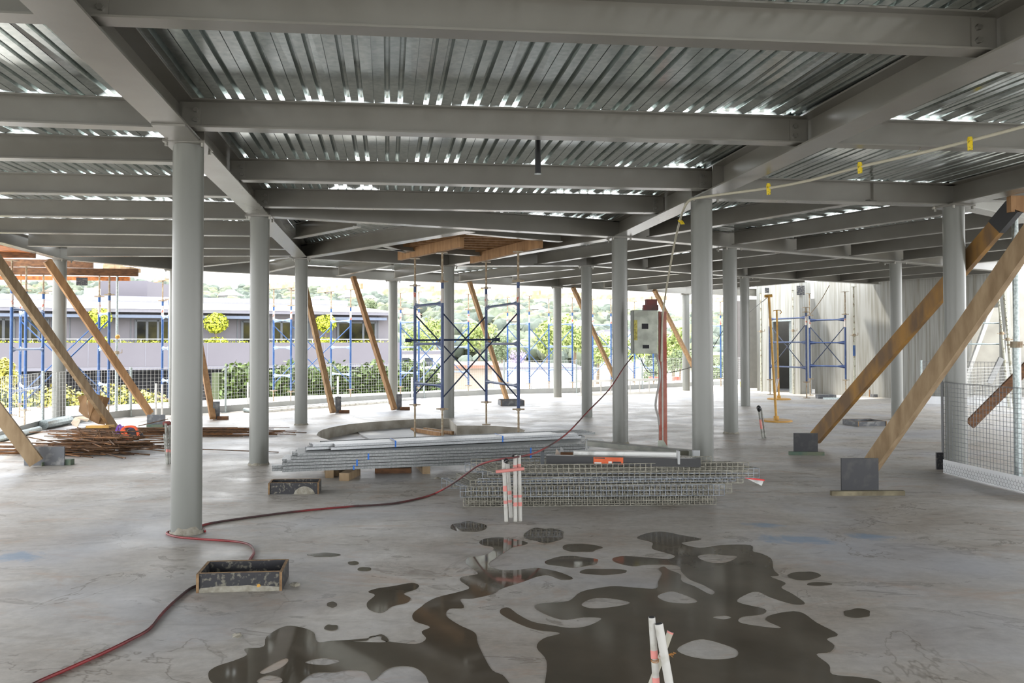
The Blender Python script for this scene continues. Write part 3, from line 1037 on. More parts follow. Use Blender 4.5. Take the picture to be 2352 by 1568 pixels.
o = MB().prism([(p.x, p.y) for p in cs], 3.306, 3.323).build('formwork_sheet', [mat('gap_shade_ply', rgb(84, 62, 42), 0.8)], loc=(cs[0].x, cs[0].y, 3.306))  # ply darkened so the gaps between joists read as shade
tag(o, 'plywood sheet lying on the joists over the pit tower', 'plywood', kind='thing')

# frames by the concrete wall
def plain_frame(label, a, b, zb, zt, ztop, head):
    t = thing('scaffold_frame', (a[0], a[1], 0), label, 'scaffold frame', 'blue frames standing by the concrete wall')
    leg_parts(t, a, zb, zt, ztop, blue, head=head[0])
    leg_parts(t, b, zb, zt, ztop, blue, head=head[1])
    for fr_ in (0.07, 0.43, 0.8):
        ledger(t, a, b, zt - (zt - zb) * fr_, blue)
    brace_x(t, a, b, zb + 0.3, zt - 0.3, blue2)
plain_frame('blue scaffold frame in front of the dark doorway', AT(1769, 906), AT(1853, 914), 0.46, 2.35, 2.5, (False, True))
plain_frame('blue scaffold frame against the streaked concrete wall', AT(1861, 908), AT(1943, 912), 0.5, 2.3, 2.95, (True, True))
# steel props (adjustable)
def prop(label, base, ztop, zc, r=0.03, m1=None, m2=None, topw=0.06, lean=(0, 0)):
    b = xy(base)
    tp = b + Vector((lean[0], lean[1], 0))
    m1 = m1 or galv2
    t = thing('steel_prop', (b.x, b.y, 0), label, 'prop', 'adjustable steel props')
    f_ = zc / ztop
    c = lerp(zz(b, 0), zz(tp, ztop), f_)
    g = MB().tube([zz(b, 0.008), c], r, 12)
    g.box(b.x - topw, b.x + topw, b.y - topw, b.y + topw, 0, 0.008)
    g.build('outer_tube', [m1], t, smooth=True)
    g = MB().tube([c, zz(tp, ztop - 0.008)], r * 0.78, 10)
    g.box(tp.x - topw, tp.x + topw, tp.y - topw, tp.y + topw, ztop - 0.008, ztop)
    g.build('inner_tube', [m2 or m1], t, smooth=True)
    dd = Vector((0, 0, 1))
    g = MB().tube([c - dd * 0.05, c + dd * 0.02], r * 1.5, 12)
    g.tube([c + Vector((-0.11, 0, -0.02)), c + Vector((0.11, 0, -0.02))], 0.008, 6)
    g.tube([c + Vector((0.11, 0, -0.02)), c + Vector((0.11, 0, 0.05))], 0.008, 6)
    g.build('collar', [rustjack], t)
    if 'hole' in label or 'lean' in label:
        for i in range(12):
            q = lerp(c, zz(tp, ztop), 0.08 + i * 0.076)
            MB().tube([q + Vector((-0.002, -r * 0.82, 0)), q + Vector((-0.002, -r * 0.70, 0))], 0.010, 6).build('pin_hole', [dark], t)
    return t
propm = mat('whitewashed_prop', rgb(184, 184, 168), 0.5, 0.2, rgb(120, 108, 86), scale=14, amount=1, lo=0.5, hi=0.7)
prop('galvanised prop with yellow cap among the shrubs behind the raking timbers', at(267, 955), 3.0, 1.35, 0.032)
tpc = at(267, 955)
o = MB().blob((tpc.x + 0.03, tpc.y - 0.03, 1.67), 0.05, 10, 6).build('prop_cap', [yellow], loc=(tpc.x, tpc.y, 1.65), smooth=True)
tag(o, 'round yellow cap on the galvanised prop above the shrubs', 'cap', kind='thing')
prop('whitewashed prop with blue band, first against the concrete wall', at(1963, 912), 3.09, 1.75, 0.03, propm)
prop('whitewashed prop with pin holes, second against the concrete wall', at(2001, 906), 3.09, 1.78, 0.03, propm)
prop('prop at the outer corner of the concrete core', at(1749, 899), 3.09, 1.9, 0.03, propm)
prop('prop at the door side of the concrete core', at(1823, 905), 3.09, 1.9, 0.026, propm)
prop('thick galvanised prop in front of the mesh barrier', at(2339, 1092), 3.0, 1.5, 0.042, galv2)
prop('leaning whitewashed prop beyond the mesh barrier', at(2318, 935), 2.95, 1.75, 0.032, propm, lean=(-0.25, 0))
prop('second leaning prop beyond the mesh barrier', at(2331, 948), 2.8, 1.6, 0.03, propm, lean=(-0.22, 0))
for (x, y) in ((1963, 0), (2001, 0)):
    p = at(x, 912 if x < 2000 else 906)
    o = MB().cyl((p.x, p.y), 0.034, 1.15, 1.45 if x < 2000 else 1.28, 14).build('blue_band', [blue3], loc=(p.x, p.y, 1.15), smooth=True)
    tag(o, 'long bright blue tape band on a prop by the concrete wall' if x < 2000 else 'short bright blue tape band on the second prop', 'tape', kind='thing')

# ------------------------------------------------------------------ raking timbers
def rake(label, a, b, w, h, m, m2=None, grp='raking timbers'):
    a, b = Vector(a), Vector(b)
    o = MB().bar(a, b, w, h).build('raking_timber', [m], loc=b)
    tag(o, label, 'raking timber', grp, kind='thing')
    return o
def foot(label, c, w, h, ang, solew, solem, m=None, deep=0.02, grp='ply foot blocks of the raking timbers', solez=0.045, off=(0, 0)):
    """upright ply plate on a timber sole, fixed to the slab"""
    c = xy(c)
    t = thing('foot_block', (c.x, c.y, 0), label, 'foot block', grp)
    MB().box(c.x - w / 2, c.x + w / 2, c.y, c.y + deep, solez * 0.0 + 0.002, h, ang, (c.x, c.y, 0)).build('ply_plate', [m or plygrey], t)
    MB().box(c.x - solew / 2 + off[0], c.x + solew / 2 + off[0], c.y - 0.05 + off[1], c.y - 0.002 + off[1], 0, solez, ang, (c.x, c.y, 0)).build('sole_timber', [solem], t)
    return t
rake('weathered timber raking down to the purple webbing on the rebar pile', at(-62, 518, 3.02), at(264, 985, 0.05), 0.06, 0.155, timber2)
rake('pinkish timber raking down to the grey ply block beside the hose column', at(108, 598, 3.02), at(345, 950, 0.1), 0.06, 0.145, timber3)
rake('weathered timber raking in from the picture edge onto the grey board', pz(-330, 515, 9.3), at(84, 1062, 0.06), 0.07, 0.16, timber2)
rake('orange timber raking behind the hose column', at(431, 630, 3.1), at(489, 960, 0.04), 0.11, 0.09, timber3)
rake('brown timber raking down past the pit rim column', at(694, 630, 3.1), at(765, 947, 0.04), 0.11, 0.09, timber)
rake('honey timber raking down before the building end', at(811, 636, 3.1), at(906, 940, 0.04), 0.11, 0.09, timber3)
rake('pale timber raking down to the boxed hole behind the pit tower', at(1078, 647, 3.1), at(1164, 917, 0.04), 0.11, 0.09, timber)
rake('brown timber raking down behind the open floor column', at(1316, 660, 3.1), at(1428, 903, 0.04), 0.11, 0.09, timber)
rake('pale timber raking down beside the switchboard', at(1503, 666, 3.1), at(1618, 893, 0.04), 0.11, 0.09, timber)
j1, j2 = pz(2330, 474, 8.95), at(1872, 1006, 0.12)
rake('long orange laminated timber raking up over the mesh barrier column', j1, j2, 0.075, 0.19, lvl)
o = MB().bar(lerp(j1, j2, 0.0), lerp(j1, j2, 0.07), 0.085, 0.2).build('wrapped_end', [blackp], loc=j1)
tag(o, 'black wrapped head of the long orange laminated timber', 'wrapping', kind='thing')
rake('pale thick timber raking out of the picture above the mesh barrier', pz(2478, 378, 7.0), at(1998, 1072, 0.16), 0.1, 0.165, timber2)
rake('dark brown timber raking behind the mesh barrier', pz(2600, 600, 12.5), at(2227, 975, 0.22), 0.06, 0.15, brownwood)
o = MB().box(*(lambda p, q: (p.x, p.x + 0.5, p.y, p.y + 0.08, q.z, p.z))(pz(2322, 449, 8.9), pz(2322, 486, 8.9))).build('timber_block', [timber3], loc=pz(2322, 486, 8.9))
tag(o, 'pale packing block at the head of the orange raking timber', 'timber block', kind='thing')
c = at(345, 979)
foot('grey ply foot block on pale green timber beside the hose column', at(358, 980), 0.33, 0.22, 0, 0.3, greenwood, plygrey)
foot('wide grey paint spattered board behind the timber foot at the rebar pile', at(101, 1069), 0.5, 0.235, 0, 0.01, greenwood, plygrey)
p = at(140, 1068)
o = MB().box(p.x, p.x + 0.12, p.y, p.y + 0.09, 0, 0.07).build('timber_block', [greenwood], loc=p)
tag(o, 'small pale green block beside the wide grey board', 'timber block', kind='thing')
for (x, y, lab) in ((490, 963, 'behind the hose column'), (770, 948, 'beside the pit rim column'), (910, 941, 'before the building end')):
    c = xy(at(x, y))
    t = thing('foot_block', (c.x, c.y, 0), 'narrow upright foot plate of the raking timber ' + lab, 'foot block', 'ply foot blocks of the raking timbers')
    MB().box(c.x, c.x + 0.13, c.y - 0.02, c.y, 0.002, 0.36, 0.5).build('ply_plate', [plygrey], t)
    MB().box(c.x + 0.1, c.x + 0.32, c.y - 0.09, c.y - 0.03, 0, 0.07).build('sole_timber', [brownwood], t)
foot('black ply foot block on a green sole under the orange laminated timber', at(1851, 1044), 0.315, 0.29, -0.12, 0.46, greenwood, plyblack, grp='black ply foot blocks')
foot('black ply foot block on a pale sole under the thick pale timber', at(1976, 1136), 0.37, 0.36, 0.02, 0.73, olive, plyblack, grp='black ply foot blocks', off=(0.06, 0))

# ------------------------------------------------------------------ mesh fence along the slab edge
def mesh_panel(name, a, b, z0, z1, sp_, r, m, label, grp, kick=None, kickm=None, post=True, over=0.0, lab_cat='mesh fence', hexa=False):
    a, b = xy(a), xy(b)
    d = b - a
    L = d.length
    d /= L
    t = thing(name, (a.x, a.y, 0), label, lab_cat, grp)
    g = MB()
    n = max(2, int(L / sp_))
    for i in range(n + 1):
        p = a + d * (L * i / n)
        g.bar(zz(p, z0), zz(p, z1), r * 1.7, r * 1.7)
    k = int((z1 - z0) / sp_)
    for j in range(k + 1):
        z = z0 + j * sp_
        g.bar(zz(a, z), zz(b, z), r * 1.7, r * 1.7)
    g.bar(zz(a, z1), zz(b, z1), r * 3, r * 3)
    g.build('mesh', [m], t)
    if kick:
        s = Vector((d.y, -d.x, 0)) * 0.012
        g = MB().bar(zz(a + s, kick / 2 + 0.004), zz(b + s, kick / 2 + 0.004), 0.006, kick, up=(0, 0, 1))
        g.build('kickboard', [kickm or whitesteel], t)
    if post:
        g = MB().cyl((a.x, a.y), 0.026, 0.008, z1 + 0.03, 12)
        g.box(a.x - 0.07, a.x + 0.07, a.y - 0.07, a.y + 0.07, 0, 0.008)
        g.build('post', [galv2], t, smooth=True)
    return t
fb = [(-110, 1046), (98, 983), (300, 957), (518, 947), (760, 927), (974, 914), (1158, 905), (1324, 902), (1475, 893), (1590, 887), (1745, 881)]
fl_ = ['at the picture edge behind the rebar pile', 'behind the torn cardboard and the round column', 'behind the foot block and the hose column', 'between the hose column and the pit rim column',
       'before the green hedge at the building end', 'behind the pit tower', 'behind the boxed hole', 'against the trees by the ladder', 'behind the switchboard', 'between the two large columns', 'last panel before the core']
for i in range(len(fb) - 1):
    mesh_panel('mesh_fence', at(*fb[i]), at(*fb[i + 1]), 0.05, 1.0, 0.075, 0.0022, whitewire, 'galvanised mesh fence panel ' + fl_[i], 'mesh fence panels on the slab edge', 0.15, mat('dull_kick_rail', rgb(150, 152, 150), 0.4, 0.5))
# barrier
ba, bb = at(2169, 1087), at(2420, 1149)
t = mesh_panel('mesh_barrier', ba, bb, 0.04, 1.05, 0.05, 0.002, darkwire, 'tall mesh barrier with a shiny white kickboard before the big column', 'mesh barriers on the open side', 0.0, None, post=False)
d = (xy(bb) - xy(ba)).normalized()
s = Vector((d.y, -d.x, 0))
MB().bar(zz(xy(ba) + s * 0.012, 0.085), zz(xy(bb) + s * 0.012, 0.085), 0.005, 0.155, up=(0, 0, 1)).build('kickboard', [whitesteel], t)
g = MB()
L = (xy(bb) - xy(ba)).length
hx = 0.045
for row in range(3):
    for i in range(int(L / hx)):
        c = xy(ba) + d * (i * hx + (hx / 2 if row % 2 else 0)) + s * 0.019
        z = 0.024 + row * 0.036
        P = [c + d * (-hx / 2) + Vector((0, 0, z + 0.008)), c + Vector((0, 0, z - 0.006)), c + d * (hx / 2) + Vector((0, 0, z + 0.008)), c + d * (hx / 2) + Vector((0, 0, z + 0.03))]
        for u, w in zip(P[:-1], P[1:]):
            g.bar(u, w, 0.0016, 0.0016)
g.build('hexagonal_netting', [darkwire], t)
rb = at(2160, 1078)
t2 = mesh_panel('mesh_barrier', at(2163, 1050), ba, 0.1, 1.05, 0.05, 0.002, darkwire, 'short return panel of the tall mesh barrier', 'mesh barriers on the open side', post=False)
o = MB().box(rb.x - 0.04, rb.x + 0.05, rb.y, rb.y + 0.03, 0, 0.2).build('ply_offcut', [ply], loc=rb)
tag(o, 'dark ply offcut at the corner of the mesh barrier', 'ply', kind='thing')
mesh_panel('mesh_barrier', at(2117, 927), at(2520, 940), 0.05, 1.05, 0.075, 0.003, darkwire, 'far mesh barrier with a bright white kickboard behind the big column', 'mesh barriers on the open side', 0.19, whitesteel)
mesh_panel('mesh_barrier', at(2222, 1004), at(2345, 985), 0.35, 1.1, 0.05, 0.0018, whitewire, 'leaning middle mesh barrier between the near and the far one', 'mesh barriers on the open side', post=False)
# ------------------------------------------------------------------ concrete core and wall
boardm = mat('board_marked_concrete', rgb(156, 156, 151), 0.85, 0, rgb(124, 121, 110), scale=3.0, stretch=(5, 5, 0.22), amount=1, lo=0.42, hi=0.72, bump=0.12, detail=8)
whitewall = mat('pale_sunlit_wall', rgb(168, 165, 156), 0.85, 0, rgb(150, 147, 138), scale=2, amount=1)
def wall_piece(g, a, b, z0, z1, th=0.22):
    a, b = xy(a), xy(b)
    d = (b - a).normalized()
    s = Vector((-d.y, d.x, 0)) * th
    if s.y < 0:
        s = -s
    g.hexa([zz(a, z0), zz(b, z0), zz(b + s, z0), zz(a + s, z0), zz(a, z1), zz(b, z1), zz(b + s, z1), zz(a + s, z1)])
W0, W1, W2, W3, W4, W5, W6 = (AT(1752, 898), AT(1838, 905), AT(1872, 903.5), AT(2049, 914), AT(2222, 925), AT(2297, 930), AT(2312, 931))
dA, dB = seg_x(Vector((0, 0, 0)), ray(1775, 800), W0, W1), seg_x(Vector((0, 0, 0)), ray(1820, 800), W0, W1)
g = MB()
wall_piece(g, W0, dA, 0, 3.36)
wall_piece(g, dB, W1, 0, 3.36)
wall_piece(g, dA, dB, 2.2, 3.36)
n_ = Vector((0.35, 0.95, 0))
wall_piece(g, W0 + n_ * 3.0, W0 + n_ * 0.2 + Vector((0.02, 0, 0)), 0, 3.36, 0.2)
o = g.build('wall_core', [boardm])
tag(o, kind='structure')
g = MB()
wall_piece(g, W1 + Vector((-0.02, 0.1, 0)), W2 + Vector((0, 0.25, 0)), 0, 3.36)
wall_piece(g, W2, W3, 0, 3.36)
wall_piece(g, W3, W4, 0, 3.36)
wall_piece(g, W4, W5, 2.38, 3.36)
wall_piece(g, W5, W6, 0, 3.36)
o = g.build('wall_right', [boardm])
tag(o, kind='structure')
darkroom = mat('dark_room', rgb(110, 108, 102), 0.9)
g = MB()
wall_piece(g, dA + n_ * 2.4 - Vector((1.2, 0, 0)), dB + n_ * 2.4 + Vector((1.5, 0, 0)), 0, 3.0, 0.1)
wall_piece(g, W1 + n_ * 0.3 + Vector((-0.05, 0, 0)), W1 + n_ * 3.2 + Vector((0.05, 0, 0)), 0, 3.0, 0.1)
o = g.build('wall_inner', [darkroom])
tag(o, kind='structure')
g = MB()
for p in (dA, dB):
    g.box(p.x - 0.02, p.x + 0.02, p.y - 0.03, p.y + 0.24, 0, 2.2)
g.bar(zz(dA, 2.2), zz(dB, 2.2), 0.05, 0.04)
o = g.build('door_1', [galv2])
tag(o, kind='structure')
g = MB()
wall_piece(g, AT(2180, 905), AT(2700, 925), 0, 3.6)
o = g.build('wall_outer', [whitewall])
tag(o, kind='structure')
g = MB()
p = at(1600, 881)
wall_piece(g, pz(1690, 800, 34), pz(1790, 800, 34), -1, 3.3)
o = g.build('wall_back', [mat('dark_grey_render', rgb(96, 92, 90), 0.9)])
tag(o, kind='structure')
for (x0, x1, y0, y1, lab) in ((1757, 1771, 661, 672, 'small black ply square high beside the core prop'), (1830, 1848, 656, 677, 'larger black ply square high on the core corner')):
    c = seg_x(Vector((0, 0, 0)), ray((x0 + x1) / 2, 700), W0, W1)
    p, q = pz(x0, y0, c.y - 0.04), pz(x1, y1, c.y - 0.04)
    o = MB().box(p.x, q.x, c.y - 0.05, c.y - 0.02, q.z, p.z).build('ply_square', [ply], loc=q)
    tag(o, lab, 'ply', kind='thing')
for x in (2045, 2140, 2256):
    pass
# far side pieces beyond the barrier
for a, b, w, lab in (((2225, 742), (2297, 742), 0.02, 'upper grey handrail tube across the wall opening'), ((2222, 790), (2300, 790), 0.02, 'lower grey handrail tube across the wall opening')):
    p, q = pz(*a, 20.0), pz(*b, 19.8)
    o = MB().tube([p, q], w, 8).build('handrail_tube', [galv2], loc=p)
    tag(o, lab, 'handrail', kind='thing')
p, q = pz(2278, 705, 20.6), pz(2215, 880, 20.2)
o = MB().bar(p, q, 0.05, 0.12).build('raking_plank', [mat('grey_plank', rgb(188, 186, 180), 0.7)], loc=q)
tag(o, 'pale plank raking across the wall opening', 'plank', kind='thing')
p, q = pz(2300, 822, 19), pz(2272, 880, 19)
o = MB().bar(p, q, 0.05, 0.12).build('raking_plank', [mat('grey_plank2', rgb(140, 140, 138), 0.7)], loc=q)
tag(o, 'short grey plank behind the mesh barriers', 'plank', kind='thing')

# ------------------------------------------------------------------ outside ground
GZ = -3.0
gm = mat('outside_paving', rgb(176, 172, 164), 0.9, 0, rgb(150, 148, 142), scale=0.08, amount=1)
grass = mat('hill_ground', rgb(122, 122, 104), 0.95, 0, rgb(140, 134, 118), scale=0.05, amount=1)
g = MB()
g.add([(-160, -60, GZ), (160, -60, GZ), (200, 130, GZ), (-200, 130, GZ)], [(0, 1, 2, 3)])
o = g.build('ground', [gm])
tag(o, kind='structure')
def ridge(az):
    """skyline height in pixels of y at image column x"""
    x = 1176 + az * F
    pts = [(-900, 640), (0, 652), (300, 652), (480, 662), (620, 664), (760, 680), (870, 690), (980, 694), (1100, 690), (1250, 700), (1400, 712), (1520, 722), (1650, 728), (2600, 730)]
    for (a, b), (c, d_) in zip(pts[:-1], pts[1:]):
        if a <= x <= c:
            return b + (d_ - b) * (x - a) / (c - a)
    return pts[0][1] if x < 0 else pts[-1][1]
YR = 430.0
def hill_z(X, Y):
    az = X / max(Y, 1)
    zr = 1.5 + (788 - ridge(az) - 9) * YR / F
    t = min(1.0, max(0.0, (Y - 128) / (YR - 128)))
    wob = 1.4 * math.sin(X * 0.06 + Y * 0.031) + 1.1 * math.sin(X * 0.021 - Y * 0.05)
    return GZ + (zr - GZ) * (t ** 0.9) + wob * min(1, t * 4) * (1 - 0.5 * t) - 1.0
g = MB()
nx, ny = 70, 34
for j in range(ny + 1):
    Y = 128 + (YR + 90 - 128) * j / ny
    for i in range(nx + 1):
        X = (-0.85 + 1.7 * i / nx) * Y
        g.v.append(Vector((X, Y, hill_z(X, Y) if Y <= YR else hill_z(X, YR) - (Y - YR) * 0.2)))
for j in range(ny):
    for i in range(nx):
        a = j * (nx + 1) + i
        g.face((a, a + 1, a + nx + 2, a + nx + 1))
o = g.build('hillside', [grass], smooth=True)
tag(o, kind='structure')
# trees over the hill: nobody could count them
g = MB()
rnd = random.Random(3)
gcol = [mat('hazed_tree_a', rgb(112, 118, 100), 0.95, 0, rgb(88, 96, 80), scale=0.4, amount=1), mat('hazed_tree_b', rgb(98, 106, 96), 0.95, 0, rgb(80, 88, 80), scale=0.4, amount=1),
        mat('hazed_tree_c', rgb(128, 132, 104), 0.95, 0, rgb(106, 112, 88), scale=0.4, amount=1)]  # greens greyed and paled: distance haze painted into the colour
for i in range(3000):
    t = rnd.random() ** 0.8
    Y = 140 + t * (YR - 136)
    X = rnd.uniform(-0.66, 0.3) * Y
    r = rnd.uniform(1.4, 3.4)
    if Y > YR - 20:
        r = rnd.uniform(1.8, 4.2)
    z = hill_z(X, Y)
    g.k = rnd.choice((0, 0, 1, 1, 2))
    for q in range(3):
        g.blob((X + rnd.uniform(-r, r) * 0.7, Y + rnd.uniform(-r, r) * 0.5, z + r * rnd.uniform(0.5, 1.0)), (r * rnd.uniform(0.6, 1), r * 0.8, r * rnd.uniform(0.5, 0.95)), 8, 6, 0.16, i * 3 + q)
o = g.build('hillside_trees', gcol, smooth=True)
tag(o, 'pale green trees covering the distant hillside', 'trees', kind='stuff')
housem = [mat('house_wall_white', rgb(178, 172, 166), 0.9), mat('house_wall_cream', rgb(168, 156, 142), 0.9), mat('house_wall_grey', rgb(142, 140, 138), 0.9)]
roofm = [mat('house_roof_terracotta', rgb(150, 112, 94), 0.9), mat('house_roof_grey', rgb(118, 116, 116), 0.9), mat('house_roof_pale', rgb(176, 174, 172), 0.8)]
winm = mat('house_window', rgb(70, 76, 84), 0.3)
rnd = random.Random(11)
for i in range(64):
    Y = rnd.uniform(160, YR - 6)
    X = rnd.uniform(-0.62, 0.24) * Y
    z = hill_z(X, Y)
    w, dpt, h = rnd.uniform(5, 9), rnd.uniform(5, 7), rnd.uniform(2.6, 4.6)
    a = rnd.uniform(-0.5, 0.5)
    t = thing('hillside_house', (X, Y, z), 'small pale house among the trees on the distant hillside', 'house', 'houses on the distant hillside')
    z0 = z - 1.5
    z1 = z + h
    MB().box(X - w / 2, X + w / 2, Y - dpt / 2, Y + dpt / 2, z0, z1, a).build('wall', [housem[i % 3]], t)
    R = Matrix.Rotation(a, 3, 'Z')
    c = Vector((X, Y, 0))
    P = [c + R @ Vector(q) for q in ((-w / 2 - .4, -dpt / 2 - .4, z1), (w / 2 + .4, -dpt / 2 - .4, z1), (w / 2 + .4, dpt / 2 + .4, z1), (-w / 2 - .4, dpt / 2 + .4, z1), (-w / 2 + 1.5, 0, z1 + 1.8), (w / 2 - 1.5, 0, z1 + 1.8))]
    MB().add(P, [(0, 1, 5, 4), (2, 3, 4, 5), (1, 2, 5), (3, 0, 4), (3, 2, 1, 0)]).build('roof', [roofm[(i * 7) % 3]], t)
    for k in range(3):
        xx = -w / 2 + w * (k + 0.5) / 3
        g = MB()
        for zb_ in ([0.9] if h < 4.6 else [0.9, 3.6]):
            P = [c + R @ Vector(q) for q in ((xx - .6, -dpt / 2 - .03, z + zb_), (xx + .6, -dpt / 2 - .03, z + zb_), (xx + .6, -dpt / 2 - .03, z + zb_ + 1.3), (xx - .6, -dpt / 2 - .03, z + zb_ + 1.3))]
            g.add(P, [(0, 1, 2, 3)])
            break
        g.build('window', [winm], t)
# tower blocks
def brick_mat(name, c1, c2, sc):
    m = bpy.data.materials.new(name)
    m.use_nodes = True
    t = m.node_tree
    b = t.nodes['Principled BSDF']
    b.inputs['Roughness'].default_value = 0.8
    br = t.nodes.new('ShaderNodeTexBrick')
    br.offset = 0.0
    br.inputs['Color1'].default_value = (*c2, 1)
    br.inputs['Color2'].default_value = (*c2, 1)
    br.inputs['Mortar'].default_value = (*c1, 1)
    br.inputs['Scale'].default_value = sc
    br.inputs['Mortar Size'].default_value = 0.13
    br.inputs['Brick Width'].default_value = 0.62
    br.inputs['Row Height'].default_value = 0.5
    co = t.nodes.new('ShaderNodeTexCoord')
    mp = t.nodes.new('ShaderNodeMapping')
    mp.inputs['Rotation'].default_value = (math.pi / 2, 0, 0)
    t.links.new(co.outputs['Object'], mp.inputs[0])
    t.links.new(mp.outputs[0], br.inputs['Vector'])
    t.links.new(br.outputs['Color'], b.inputs['Base Color'])
    return m
tbm = brick_mat('tower_block_facade', rgb(222, 222, 224), rgb(150, 160, 176), 0.16)  # wall and window tones paled to carry the distance haze
for (x0, x1, yt, lab) in ((1500, 1522, 706, 'lower hazy tower block beside the switchboard post'), (1524, 1566, 681, 'tall hazy tower block seen beside the switchboard post'), (1632, 1656, 684, 'hazy tower block seen between the two big columns'), (1392, 1404, 700, 'small hazy tower block near the tree backed column')):
    Y = 820.0
    p, q = pz(x0, yt, Y), pz(x1, yt, Y)
    o = MB().box(p.x, q.x, Y, Y + 18, -8, p.z).build('tower_block', [tbm], loc=(p.x, Y, -8))
    tag(o, lab, 'building', 'hazy tower blocks', kind='thing')

# ------------------------------------------------------------------ foliage
def leaves(g, c, r, n, size, rnd, shell=0.55, squash=(1, 1, 1)):
    for _ in range(n):
        while True:
            v = Vector((rnd.uniform(-1, 1), rnd.uniform(-1, 1), rnd.uniform(-1, 1)))
            if 0.05 < v.length <= 1:
                break
        v = v.normalized() * (shell + (1 - shell) * rnd.random())
        p = Vector(c) + Vector((v.x * r[0], v.y * r[1], v.z * r[2]))
        nrm = (v + Vector((rnd.uniform(-1, 1), rnd.uniform(-1, 1), rnd.uniform(-0.4, 1))) * 0.8).normalized()
        _, s, u = frame_of(nrm)
        a = rnd.uniform(0, 6.28)
        s, u = s * math.cos(a) + u * math.sin(a), u * math.cos(a) - s * math.sin(a)
        z = size * rnd.uniform(0.6, 1.25)
        g.add([p - s * z * 0.5, p - u * z * 0.28, p + s * z * 0.5, p + u * z * 0.28], [(0, 1, 2, 3)])
leafy = mat('topiary_leaf', rgb(204, 206, 60), 0.6, 0, rgb(138, 150, 40), scale=9, amount=1)
leafg = mat('hedge_leaf', rgb(104, 124, 54), 0.6, 0, rgb(54, 70, 32), scale=7, amount=1)
leafs = mat('yellow_shrub_leaf', rgb(204, 190, 84), 0.6, 0, rgb(120, 124, 56), scale=8, amount=1)
leaft = mat('tree_leaf', rgb(172, 182, 108), 0.7, 0, rgb(124, 140, 80), scale=1.2, amount=1)
leafd = mat('darker_tree_leaf', rgb(126, 138, 98), 0.7, 0, rgb(92, 106, 74), scale=1.0, amount=1)
jac = mat('jacaranda_blossom', rgb(196, 182, 208), 0.7, 0, rgb(160, 146, 176), scale=2, amount=1)
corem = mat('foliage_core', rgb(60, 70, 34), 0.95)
bark = mat('bark', rgb(120, 104, 86), 0.9)

# ------------------------------------------------------------------ neighbouring building
L0, R0 = Vector((-42.9, 40.0, 0)), Vector((-8.37, 55.0, 0))
bd = (R0 - L0).normalized()
bn = Vector((bd.y, -bd.x, 0))
wallg = mat('grey_cladding', rgb(126, 122, 126), 0.75, 0, rgb(116, 112, 116), scale=0.5, amount=1)
lav = mat('pale_grey_parapet', rgb(112, 108, 114), 0.8, 0, rgb(106, 102, 108), scale=0.3, amount=1)
roofw = mat('white_metal_roof', rgb(236, 238, 242), 0.5)
fasc = mat('grey_fascia', rgb(122, 120, 128), 0.5)
awn = mat('blue_grey_louvre', rgb(116, 126, 146), 0.5)
framem = mat('window_frame_grey', rgb(96, 100, 104), 0.5)
glassm = mat('painted_reflection_glass', rgb(20, 22, 18), 0.08, 0.0, rgb(70, 66, 34), scale=0.9, amount=1, spec=0.12)  # brown-green patches paint the reflections into the pane colour
bt = thing('neighbouring_building', (R0.x, R0.y, GZ), 'grey single storey building with a white roof beyond the slab edge', 'building')
def band(a, b, o0, o1, z0, z1, m, name, par=None, g=None):
    """block along the facade line between a and b, from o0 to o1 in front of it"""
    own = g is None
    g = g or MB()
    p = [a + bn * o1, b + bn * o1, b + bn * o0, a + bn * o0]
    g.hexa([zz(q, z0) for q in p] + [zz(q, z1) for q in p])
    if own:
        return g.build(name, [m], par or bt)
def fx(x):
    return seg_x(Vector((0, 0, 0)), ray(x, 790), L0, R0)
band(L0, R0, -6, 0, 0.3, 3.45, wallg, 'facade_wall')
band(L0, R0, -5.5, -0.8, GZ, 0.3, dark, 'lower_wall')  # shade of the garage recess painted as a near-black wall
band(L0, R0 + bd * 0.3, 0.6, 2.3, 0.25, 1.62, lav, 'terrace_parapet')
band(L0, R0 + bd * 0.3, -0.8, 2.28, 0.05, 0.25, fasc, 'terrace_edge')
band(L0, R0 + bd * 0.3, -1.0, 1.25, 3.42, 3.62, fasc, 'roof_fascia')
g = MB()
a, b = L0 + bn * 1.3, R0 + bd * 0.4 + bn * 1.3
c_, d_ = R0 - bn * 6 - bd * 1.2, L0 - bn * 6
g.add([zz(a, 3.62), zz(b, 3.62), zz(c_, 4.35), zz(d_, 4.35), zz(c_, 3.4), zz(d_, 3.4)], [(0, 1, 2, 3), (3, 2, 4, 5)])
g.build('white_roof', [roofw], bt)
band(L0, R0 - bd * 1.5, -6.6, -6.0, 4.2, 4.75, fasc, 'upper_parapet')
for x0, x1 in ((-200, -20), (0, 205), (240, 388), (412, 610), (470, 700), (735, 880)):
    if (x0, x1) == (470, 700):
        continue
    band(fx(x0), fx(x1), 0.3, 1.0, 3.1, 3.28, awn, 'louvre_awning')
wins = [(-150, -60, 3), (-40, 32, 3), (48, 110, 3), (312, 388, 3), (556, 600, 1), (624, 668, 2), (676, 708, 2), (776, 862, 3)]
for x0, x1, n in wins:
    a, b = fx(x0), fx(x1)
    fo = MB()
    for i in range(n + 1):
        q = lerp(a, b, i / n)
        band(q - bd * 0.07, q + bd * 0.07, 0.0, 0.09, 0.5, 3.0, None, '', g=fo)
    band(a, b, 0.0, 0.09, 2.9, 3.02, None, '', g=fo)
    w = fo.build('window_frame', [framem], bt)
    for i in range(n):
        p, q = lerp(a, b, i / n) + bd * 0.07, lerp(a, b, (i + 1) / n) - bd * 0.07
        band(p, q, 0.01, 0.05, 0.5, 2.9, glassm, 'window_pane', w)
